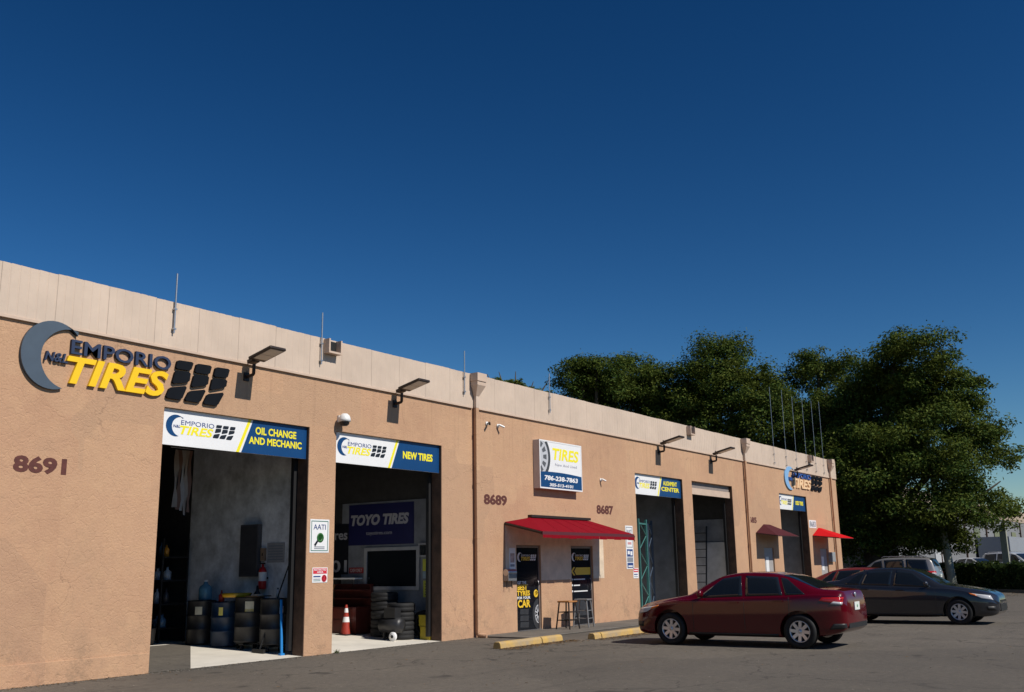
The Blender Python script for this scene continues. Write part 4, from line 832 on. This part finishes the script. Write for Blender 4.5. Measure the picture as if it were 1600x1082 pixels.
    def body(s):
        L = s.L; xs = sorted(set([0, .012, .03, .06, .1, .16, .24]+[round(v, 3) for v in np.linspace(.34, L-.34, 58)]+[L-.24, L-.16, L-.1, L-.06, L-.03, L-.012, L])); qs = np.linspace(0, 13, 53); mb = MB(); v = []; R_ = len(qs)*2-2
        for x in xs:
            half = [s.P(x, q) for q in qs]; v += half+[(p[0], -p[1], p[2]) for p in half[-2:0:-1]]
        f = [(i*R_+k, i*R_+(k+1) % R_, (i+1)*R_+(k+1) % R_, (i+1)*R_+k) for i in range(len(xs)-1) for k in range(R_)]
        mb.add(v, f, True); mb.add(v[:R_], [tuple(range(R_))], True); mb.add(v[-R_:], [tuple(range(R_))[::-1]], True)
        me = mb.mesh('body', None); bm = bmesh.new(); bm.from_mesh(me); bmesh.ops.remove_doubles(bm, verts=bm.verts, dist=1e-5); bmesh.ops.recalc_face_normals(bm, faces=bm.faces); bm.to_mesh(me); bm.free()
        o = link('body', me); cut = MB()
        for x in (s.wf, s.wr):
            for sd in (-1, 1): cut.lathe([(0, -.18), (s.tr+.055, -.18), (s.tr+.055, .3), (0, .3)], 32, Matrix.Translation((x, sd*(s.W/2-.10), s.tr+.01)) @ Matrix.Rotation(-sd*PI/2, 4, 'X'))
        c = cut.build('cut', None); md = o.modifiers.new('b', 'BOOLEAN'); md.operation = 'DIFFERENCE'; md.object = c; md.solver = 'EXACT'
        bpy.context.view_layer.update(); me2 = bpy.data.meshes.new_from_object(o.evaluated_get(bpy.context.evaluated_depsgraph_get())); bpy.data.objects.remove(o); bpy.data.objects.remove(c)
        me2.polygons.foreach_set('use_smooth', [True]*len(me2.polygons))
        try: me2.set_sharp_from_angle(angle=math.radians(32))
        except Exception: pass
        return me2
SED = Shape(4.46, 1.78, [(0, .60), (.03, .70), (.12, .765), (.5, .87), (1.0, .95), (1.28, 1.0), (1.65, 1.20), (2.05, 1.385), (2.45, 1.435), (2.85, 1.43), (3.28, 1.37), (3.68, 1.225), (3.98, 1.11), (4.25, 1.085), (4.38, 1.06), (4.43, .99), (4.46, .86)],
            [(0, .55), (.12, .68), (.5, .79), (1.2, .90), (2.2, .935), (3.3, .97), (3.95, 1.0), (4.34, .985), (4.46, .80)], [(0, .72), (1.0, .80), (1.3, .80), (2.05, .68), (2.6, .655), (3.3, .66), (3.9, .77), (4.46, .80)], .90, 3.60)
VAN = Shape(4.75, 1.88, [(0, .65), (.03, .78), (.12, .86), (.5, .97), (.95, 1.07), (1.15, 1.13), (1.55, 1.42), (1.95, 1.67), (2.4, 1.76), (3.2, 1.78), (4.2, 1.745), (4.45, 1.70), (4.58, 1.45), (4.68, 1.12), (4.72, .98), (4.75, .85)],
            [(0, .6), (.12, .76), (.5, .88), (1.2, 1.0), (2.2, 1.04), (3.5, 1.07), (4.4, 1.08), (4.65, 1.0), (4.75, .8)], [(0, .75), (1.0, .82), (1.2, .82), (1.95, .74), (2.6, .74), (4.2, .74), (4.5, .76), (4.75, .82)], .95, 3.75, .35)
def wheel_meshes(R):
    rim_r = R*.66
    ty = tyre_mesh(R, rim_r-.005, .205)
    rb = MB().lathe([(rim_r-.004, -.07), (rim_r-.004, .075), (rim_r-.018, .085), (rim_r-.03, .07), (rim_r-.035, -.06)], 30).mesh('rim', ALLOY)
    sp = MB()
    for k in range(8):
        a = 2*PI*k/8; M = Matrix.Rotation(a, 4, 'Z')
        v = [M @ Vector(c) for c in ((.03, -.030, .066), (rim_r-.025, -.048, .074), (rim_r-.025, .014, .074), (.03, .030, .066), (.03, -.030, .03), (rim_r-.025, -.048, .04), (rim_r-.025, .014, .04), (.03, .030, .03))]
        sp.add(v, [(0, 1, 2, 3), (0, 4, 5, 1), (2, 6, 7, 3), (1, 5, 6, 2)])
    sp = sp.mesh('spokes', ALLOY); hub = MB().lathe([(0, .08), (.035, .078), (.045, .06), (.045, .02)], 14).mesh('hub_cap', ALLOY); dk = MB().lathe([(0, .012), (rim_r-.02, .012), (rim_r-.02, -.02), (0, -.02)], 24).mesh('brake_disc', mat('wheel_well_dark', (.02, .02, .022), .7)); return ty, rb, sp, hub, dk
WH = {s: wheel_meshes(s.tr) for s in (SED, VAN)}
def build_car(sh, paint, kind='sedan', plate=None, tail=True):
    """template: list of (name, mesh, parent index, location, rotation)"""
    T = []
    def add(n, me, par=-1, loc=(0, 0, 0), rot=(0, 0, 0)): T.append((n, me, par, loc, rot)); return len(T)-1
    L = sh.L; bm_ = sh.body(); bm_.materials.append(paint); bi_ = add('body', bm_)
    for x in (sh.wf, sh.wr):
        for sd in (-1, 1):
            ty, rb, sp, hb, dk = WH[sh]; w_ = add('wheel', ty, -1, (x, sd*(sh.W/2-.115), sh.tr), (-sd*PI/2, 0, 0))
            for n, me in (('rim', rb), ('spokes', sp), ('hub_cap', hb), ('brake_disc', dk)): add(n, me, w_)
    zt, zs = sh.zt, sh.zs
    gl = lambda x, u: zs(x)+.05*(zt(x)-zs(x))+u*.80*(zt(x)-zs(x))
    if kind == 'sedan': sw = [('front_window', 1.50, 2.48, 2.02, 2.40), ('rear_window_side', 2.55, 3.30, 2.50, 3.16), ('quarter_glass', 3.36, 3.74, 3.22, 3.34)]; ws = (1.34, 2.02); rg = (3.27, 3.93)
    else: sw = [('front_window', 1.42, 2.30, 1.88, 2.22), ('rear_window_side', 2.38, 3.30, 2.34, 3.26), ('quarter_glass', 3.38, 4.40, 3.36, 4.28)]; ws = (1.22, 1.92); rg = (4.44, 4.62)
    for sd in (-1, 1):
        for n, a, b, a1, b1 in sw: add(n, sh.patch([(a, gl(a, 0)), (b, gl(b, 0)), (b1, gl(b1, 1)), (a1, gl(a1, 1))], sd, .004, 10, 6).mesh(n, GLASS), bi_)
        for x, z0 in ((1.42, .30), (2.515, .26), (3.42, .62) if kind == 'sedan' else (3.34, .3)): add('door_seam', sh.patch([(x, z0), (x+.008, z0), (x+.008, zs(x)-.02), (x, zs(x)-.02)], sd, .0015, 1, 8).mesh('seam', PLASTIC), bi_)
        add('sill_trim', sh.patch([(1.30, .215), (3.18, .215), (3.18, .265), (1.30, .265)], sd, .006, 10, 2).mesh('sill', PLASTIC), bi_)
        for x in (2.30, 3.22):
            h_ = MB(); p = Vector(sh.P(x, sh.qz(x, zs(x)-.085))); h_.box((x-.10, (p.y+.012)*sd, p.z-.014), (x+.10, (p.y+.034)*sd, p.z+.014)).box((x-.09, (p.y-.01)*sd, p.z-.01), (x-.07, (p.y+.012)*sd, p.z+.01)); add('door_handle', h_.mesh('handle', paint if kind == 'sedan' else PLASTIC), bi_)
        xm = sw[0][1]+.10; p = Vector(sh.P(xm, sh.qz(xm, zs(xm)+.03)))
        mm = MB(); mm.lathe([(0, -.10), (.05, -.09), (.075, -.03), (.075, .04), (.05, .085), (0, .09)], 12, Matrix.Translation((xm+.02, (p.y+.11)*sd, p.z+.07)) @ Matrix.Rotation(PI/2, 4, 'X') @ Matrix.Diagonal((.75, .95, 1, 1))); mm.tube([(xm, (p.y-.01)*sd, p.z), (xm+.01, (p.y+.06)*sd, p.z+.04)], .022, 6); add('mirror', mm.mesh('mirror', paint), bi_)
        hz = .66 if kind == 'sedan' else .74
        add('headlight', sh.patch([(.10, hz-.05), (.34, hz-.01), (.60, hz+.12), (.16, hz+.06)], sd, .006, 8, 4).mesh('headlight', mat('lamp_clear', (.55, .56, .58), .1, spec=.8)), bi_)
        add('turn_lamp', sh.patch([(.44, hz+.04), (.60, hz+.085), (.64, hz+.13), (.48, hz+.09)], sd, .008, 4, 2).mesh('turn', mat('lamp_amber', (.65, .16, .02), .25)), bi_)
        tz = .86 if kind == 'sedan' else 1.02
        add('tail_light', sh.patch([(L-.46, tz+.03), (L-.05, tz-.04), (L-.045, tz+.09), (L-.40, tz+.085)], sd, .007, 8, 4).mesh('tail', mat('lamp_red', (.45, .012, .012), .15, spec=.8)), bi_)
        add('reverse_lamp', sh.patch([(L-.26, tz-.03), (L-.06, tz-.05), (L-.05, tz+.0), (L-.20, tz+.015)], sd, .010, 5, 2).mesh('reverse', MATS['lamp_clear']), bi_)
        add('bumper_insert', sh.patch([(L-.30, .36), (L-.02, .38), (L-.02, .47), (L-.22, .47)], sd, .006, 6, 3).mesh('insert', PLASTIC), bi_)
        add('fog_recess', sh.patch([(.06, .36), (.24, .36), (.26, .46), (.07, .46)], sd, .005, 4, 2).mesh('fog', PLASTIC), bi_)
    qa, qb = 10.35, 13
    for n, (x0, x1) in (('windshield', ws), ('rear_window', rg)):
        mb = MB(); v = []; nu, nv = 12, 8
        for j in range(nv+1):
            xx = x0+(x1-x0)*j/nv
            for i in range(nu+1):
                u = -1+2*i/nu; q = qa+(qb-qa)*(1-abs(u)); pp = Vector(sh.P(xx, q)); nn_ = sh.N(xx, q); pp = pp+nn_*.005; v.append((pp.x, pp.y*(1 if u >= 0 else -1), pp.z))
        mb.add(v, [(j*(nu+1)+i, j*(nu+1)+i+1, (j+1)*(nu+1)+i+1, (j+1)*(nu+1)+i) for j in range(nv) for i in range(nu)], True); add(n, mb.mesh(n, GLASS), bi_)
    fr = MB().box((-.012, -.42, .33), (.03, .42, .50)); add('lower_grille', fr.mesh('grille', PLASTIC), bi_); add('upper_grille', MB().box((-.008, -.36, .555), (.05, .36, .60)).mesh('grille', PLASTIC), bi_)
    add('emblem', MB().lathe([(0, 0), (.05, 0), (.045, .008), (0, .01)], 14, Matrix.Translation((L-.012, 0, .985 if kind == 'sedan' else 1.1)) @ Matrix.Rotation(PI/2, 4, 'Y')).mesh('emblem', ALLOY), bi_)
    pl = add('license_plate', MB().box((L+.002, -.155, .70 if kind == 'sedan' else .82), (L+.012, .155, .85 if kind == 'sedan' else .97)).mesh('plate', mat('plate_white', (.70, .74, .70), .4)), bi_)
    add('plate_mark', MB().lathe([(0, 0), (.03, 0), (.03, .003), (0, .003)], 8, Matrix.Translation((L+.0125, 0, .775 if kind == 'sedan' else .895)) @ Matrix.Rotation(PI/2, 4, 'Y')).mesh('mark', mat('plate_green', (.10, .35, .16), .5)), pl)
    add('rear_bumper_insert', MB().box((L-.03, -.56, .38), (L+.004, .56, .47)).mesh('insert', PLASTIC), bi_)
    if kind == 'van':
        for sd in (-1, 1): add('roof_rail', MB().tube([(2.2, sd*.60, 1.765), (2.3, sd*.60, 1.82), (4.0, sd*.60, 1.81), (4.1, sd*.60, 1.755)], .016, 6).mesh('rail', ALLOY), bi_)
    return T
def place_car(T, name, lab, loc, rz, paint=None, group=None, skip=()):
    t = thing(name, lab, 'car', loc, rz, group); obs = []
    for n, me, par, l, r in T:
        o = link(n, me, t if par < 0 else obs[par], l); o.rotation_euler = r; obs.append(o)
        if paint and me.materials and me.materials[0] == BASEP: o.material_slots[0].link = 'OBJECT'; o.material_slots[0].material = paint
    return t
BASEP = mat('car_paint', (.20, .006, .012), .3, coat=1.0, spec=.5)
def paint(n, c, metal=.35, rough=.32, coat=1.0): return mat(n, c, rough, metal=metal, coat=coat, spec=.4)
TS = build_car(SED, BASEP); TV = build_car(VAN, BASEP, 'van')
RZN, RZS = -PI/2, PI/2            # nose to the wall / nose to the lot
place_car(TS, 'parked_car', 'deep red sedan parked nose-in at the yellow wheel stop', (20.09, -4.28, 0), RZN, paint('paint_red', (.085, .0006, .005), .0, .16, .4))
place_car(TS, 'parked_car', 'dark grey sedan parked nose-out beside the red sedan', (28.66, -9.90, 0), RZS, paint('paint_grey', (.022, .024, .030)))
place_car(TS, 'parked_car', 'rusty red sedan parked tail to the wall behind the dark sedan', (32.3, -8.0, 0), RZS, paint('paint_rust', (.19, .028, .018), .1))
place_car(TV, 'parked_car', 'pale silver minivan with roof rails parked beyond the dark sedan', (52.0, 1.35, 0), RZN, paint('paint_tan', (.28, .27, .26)))
place_car(TS, 'parked_car', 'dark blue car parked just past the end of the tan building', (55.6, 3.6, 0), RZN, paint('paint_blue', (.008, .018, .05)))
FW = paint('paint_white', (.55, .56, .58), .0)
place_car(TS, 'parked_car', 'white sedan beyond the hedge between the two poles', (76.5, -2.2, .322), RZS-.5, FW, 'far cars beyond the hedge')
place_car(TV, 'parked_car', 'white minivan parked beyond the hedge', (80.5, -4.4, .322), RZS-.4, FW, 'far cars beyond the hedge')
place_car(TV, 'parked_car', 'royal blue minivan beyond the hedge at the right', (79, -7.4, .322), RZN, paint('paint_royal', (.015, .035, .16)), 'far cars beyond the hedge')
place_car(TS, 'parked_car', 'silver sedan beyond the hedge behind the leaning pole', (86, -1.2, .322), RZS-.3, paint('paint_silver', (.33, .35, .38)), 'far cars beyond the hedge')

struct(box('raised_lot', (66.5, -45, 0), (160, 1.80, .32), ASPHALT))
# ------------------------------------------------------------------ far warehouse
F = thing('far_warehouse', 'far pale grey warehouse with beige parapet and small high windows', 'building', (66, 2, 0))
def f():
    gw = mat('far_wall', (.19, .195, .20), .8, var=.15, vs=.4); MB().box((66, 2, 0), (150, 24, 5.2)).build('wall', gw)
    MB().box((65.95, 1.95, 5.2), (150, 24.0, 6.3)).build('parapet', mat('far_parapet', (.38, .30, .225), .8, var=.1))
    for k in range(9):
        x = 72+k*9; MB().box((x, 1.93, 3.5), (x+2.4, 1.99, 4.15)).build('window', GLASS); MB().box((x-.08, 1.90, 3.40), (x+2.48, 1.985, 3.49)).build('sill', gw)
        MB().box((x+5.2, 1.88, .0), (x+5.4, 1.985, 5.19)).build('downspout', BROWN); MB().box((x+4, 1.93, 4.55), (x+4.3, 1.985, 4.85)).build('vent', BROWN)
    for x in (75.5, 93.5): MB().box((x, 1.93, 0), (x+4, 1.985, 3.2)).build('roller_door', mat('far_door', (.42, .43, .44), .7))
    MB().box((90, -.6, .32), (112, 1.79, 3.4)).build('white_enclosure', mat('enclosure', (.25, .27, .30), .6, var=.06, vs=.5))
rel(F, f)

O_ = thing('reflection_warehouse', 'unseen tan warehouse row across the lot, added to darken reflections', 'building', (-10, -62, 0))  # unseen row, added for what door glass and car sides reflect
MB().box((0, 0, 0), (120, 18, 6.2)).build('wall', STUCCO, O_)
for k in range(14): MB().box((4+k*8, 18.001, .0), (8+k*8, 18.03, 4.0)).build('reflection_bay_door', INDARK, O_)
# ------------------------------------------------------------------ trees, hedge, poles
def leaf_mesh(name, P, Nrm, size, m_):
    n = len(P); a = RNG.normal(size=(n, 3)); nr = Nrm+RNG.normal(size=(n, 3))*.55; nr /= np.linalg.norm(nr, axis=1)[:, None]
    t1 = np.cross(nr, a); t1 /= np.linalg.norm(t1, axis=1)[:, None]; t2 = np.cross(nr, t1); s = size*RNG.uniform(.6, 1.35, n)[:, None]
    V = np.empty((n, 4, 3)); V[:, 0] = P+t1*s; V[:, 1] = P+t2*s*.5+nr*s*.12; V[:, 2] = P-t1*s; V[:, 3] = P-t2*s*.5+nr*s*.12
    me = bpy.data.meshes.new(name); me.vertices.add(4*n); me.vertices.foreach_set('co', V.ravel()); me.loops.add(4*n); me.loops.foreach_set('vertex_index', np.arange(4*n, dtype=np.int32)); me.polygons.add(n); me.polygons.foreach_set('loop_start', np.arange(0, 4*n, 4, dtype=np.int32)); me.polygons.foreach_set('loop_total', np.full(n, 4, dtype=np.int32)); me.update(calc_edges=True); me.materials.append(m_); return me
def crown_points(blobs, n):
    sub = []
    for (c, r) in blobs:
        c = np.array(c); r = np.array(r) if hasattr(r, '__len__') else np.array([r, r, r*.8]); c = c-np.array([0, 0, .95]); r = r*1.17; k = int(34+r[0]*12)
        for _ in range(k):
            d = RNG.normal(size=3); d /= np.linalg.norm(d); d[2] = d[2] if d[2] > -.55 else -d[2]; sub.append((c+d*r*RNG.uniform(.45, 1.12), r.mean()*RNG.uniform(.10, .42)))
    w_ = np.array([s[1]**2 for s in sub]); idx = RNG.choice(len(sub), n, p=w_/w_.sum()); C = np.array([s[0] for s in sub])[idx]; R_ = np.array([s[1] for s in sub])[idx]
    d = RNG.normal(size=(n, 3)); d /= np.linalg.norm(d, axis=1)[:, None]; rr = RNG.uniform(0, 1, n)**.5*np.where(RNG.uniform(0, 1, n) < .15, RNG.uniform(1, 1.55, n), 1)
    P = C+d*(R_*rr)[:, None]*np.array([1.2, 1.2, .66]); N_ = d*.6+np.array([0, 0, .75]); return P, N_
def tree(lab, base, blobs, n, size, trunk_r, grp='large ficus trees beyond the building'):
    t = thing('ficus_tree', lab, 'tree', base, 0, grp); P, N_ = crown_points(blobs, n); link('crown', leaf_mesh('crown', P, N_, size, LEAF), t)
    mb = MB(); zf = min(b[0][2] for b in blobs)
    mb.tube([(0, 0, -.05), (.05, .03, .8), (.15, 0, zf*.7), (.1, .1, zf+1.5)], [trunk_r*1.35, trunk_r, trunk_r*.85, trunk_r*.6], 12)
    for c, r in blobs:
        h = zf*.55; mb.tube([(.1, 0, h), (c[0]*.35, c[1]*.35, h+(c[2]-h)*.5), (c[0]*.8, c[1]*.8, c[2]-.2), (c[0], c[1], c[2]+.8)], [trunk_r*.55, trunk_r*.38, trunk_r*.2, .03], 8)
    mb.build('trunk', BARK, t)

T1 = [((-0.4,-3.0,13.0),2.4), ((1.4,-5.1,11.6),1.5), ((0.8,-6.1,8.0),1.7), ((1.3,-3.4,9.7),2.7), ((0.8,-0.9,12.1),1.9), ((-1.1,-3.4,6.5),2.8), ((-2.0,-0.8,7.6),2.4), ((1.3,0.9,5.1),2.0), ((-0.7,-1.5,4.3),2.1), ((0.0,-5.4,4.7),1.8), ((3.6,-6.5,5.1),1.0), ((0.8,-3.8,3.6),1.2), ((2.2,-1.2,8.2),2.2), ((-1.5,.2,3.4),1.9), ((.8,-2.6,3.3),1.7), ((1.5,1.5,7.5),2.0), ((.6,-2.0,11.2),2.3), ((.2,.6,10.4),1.9), ((1.0,2.4,9.0),1.8), ((1.5,-5.2,9.9),1.6)]
T2 = [((1.7,-0.3,13.9),1.9), ((0.2,-1.1,11.4),1.8), ((0.8,-0.5,9.3),2.0), ((-1.5,-0.3,10.2),1.5), ((0.8,-0.7,6.9),1.9), ((0, .5, 5.0), 2.0), ((.5, 2.2, 8.6), 2.0), ((.6, 1.6, 11.4), 1.6)]
T3 = [((1.6,0.3,15.0),2.3), ((0.7,-1.3,13.0),2.2), ((0.7,1.1,13.4),2.2), ((1.9,-2.8,13.3),1.3), ((-0.7,-3.3,11.0),2.1), ((1.0,0.6,11.5),2.3), ((2.0,-4.2,10.5),1.9), ((.5, 0, 8.5), 2.6), ((.5, -3.5, 7.5), 2.2), ((1, 3.4, 11.6), 2.1), ((.5, 4.2, 9.2), 2.4)]
T4 = [((-1.3,0.4,14.8),1.5), ((-1.6,-1.3,14.1),1.9), ((2.7,-1.5,15.0),1.8), ((1.8,-3.7,13.8),2.1), ((0.6,0.9,13.6),1.8), ((2.3,-0.6,13.3),2.0), ((2.6,-2.9,12.4),2.0), ((4.3,-4.3,12.7),2.0), ((1, -1, 10.5), 2.6), ((2, -4.5, 10.0), 2.4)]
T5 = [((-0.8,1.2,18.9),1.2), ((0.1,-0.1,18.9),1.0), ((1.0,-1.5,17.9),1.2), ((1.8,-2.7,18.0),.7), ((-1.5,2.1,18.7),.8), ((0, -.3, 16.5), 1.8)]
tree('broad dark ficus tree standing right of the building end, widest crown', (58.5, 1.6, 0), T1, 210000, .088, .55)
tree('narrow ficus tree between the widest tree and the flat topped one', (60.5, 5.0, 0), T2, 80000, .088, .35)
tree('tall rounded ficus tree rising behind the parapet rods', (58.5, 10.3, 0), T3, 115000, .088, .45)
tree('flat topped ficus tree behind the middle of the parapet', (58, 19.0, 0), T4, 115000, .088, .45)
tree('distant small tree top just above the parapet by the downspout head', (76, 38, 0), T5, 20000, .13, .4)
# hedge
h = thing('hedge', 'clipped green hedge along the lot edge in front of far cars', 'hedge', (59, -3.8, 0)); a = Vector((62.6, -.9)); b = Vector((52.6, -10.2)); n = 26000
u = RNG.uniform(0, 1, n); dd = np.array([b.x-a.x, b.y-a.y]); ln = np.hypot(*dd); dn = dd/ln; nn_ = np.array([-dn[1], dn[0]])
top = 1.33+.08*np.sin(u*23)+.06*np.sin(u*57); wv = RNG.uniform(-1, 1, n); fl = RNG.uniform(0, 1, n)
zz = np.where(fl < .35, top-RNG.uniform(0, .15, n), RNG.uniform(.05, 1, n)*top); ww = np.where(fl < .35, wv*.65, np.sign(wv)*RNG.uniform(.45, .72, n))
P = np.stack([a.x+dd[0]*u+nn_[0]*ww-59, a.y+dd[1]*u+nn_[1]*ww+3.8, zz], 1)+RNG.normal(size=(n, 3))*.05
N_ = np.stack([nn_[0]*np.sign(ww), nn_[1]*np.sign(ww), np.where(fl < .35, 2, .5)], 1); link('foliage', leaf_mesh('foliage', P, N_, .085, HEDGE), h)
st = MB()
for k in range(24): q = a+(b-a)*((k+.5)/24); st.tube([(q.x-59, q.y+3.8, 0), (q.x-59+random.uniform(-.1, .1), q.y+3.8+random.uniform(-.1, .1), 1.1)], [.04, .015], 6)
st.build('stems', BARK, h)
kb = MB(); A = Vector((a.x, a.y, 0)); 
o = nn_*-.95; kb.add([(a.x+o[0], a.y+o[1], .001), (b.x+o[0], b.y+o[1], .001), (b.x+o[0]*1.16, b.y+o[1]*1.16, .001), (a.x+o[0]*1.16, a.y+o[1]*1.16, .001), (a.x+o[0], a.y+o[1], .13), (b.x+o[0], b.y+o[1], .13), (b.x+o[0]*1.16, b.y+o[1]*1.16, .13), (a.x+o[0]*1.16, a.y+o[1]*1.16, .13)], [(0, 3, 2, 1), (4, 5, 6, 7), (0, 1, 5, 4), (1, 2, 6, 5), (2, 3, 7, 6), (3, 0, 4, 7)]); struct(kb.build('kerb', mat('kerb_concrete', (.26, .22, .15), .9, var=.3)))
CP = mat('pole_concrete', (.30, .31, .25), .85, var=.2, vs=3)
t = thing('leaning_pole', 'pale leaning utility pole rising into the tree crown', 'pole', (58.75, -2.5, 0)); MB().tube([(0, 0, -.05), (-.35, .55, 8.5)], [.24, .15], 12).build('shaft', CP, t)
t = thing('concrete_post', 'square concrete post standing behind the hedge', 'post', (61.2, -4.85, 0)); MB().box((-.16, -.16, 0), (.16, .16, 3.40)).build('shaft', CP, t); MB().box((-.17, -.17, 3.401), (.17, .17, 3.46)).build('cap', CP, t)
t = thing('power_line', 'thin power lines crossing the sky at the right', 'cable', (58.4, -1.95, 7.7))
for dz, dy in ((0, -.5), (.05, .3)): MB().tube([(0, dy, dz), (10, -8+dy, -.9+dz), (22, -18+dy, -.6+dz)], .012, 5).build('wire', PLASTIC, t)
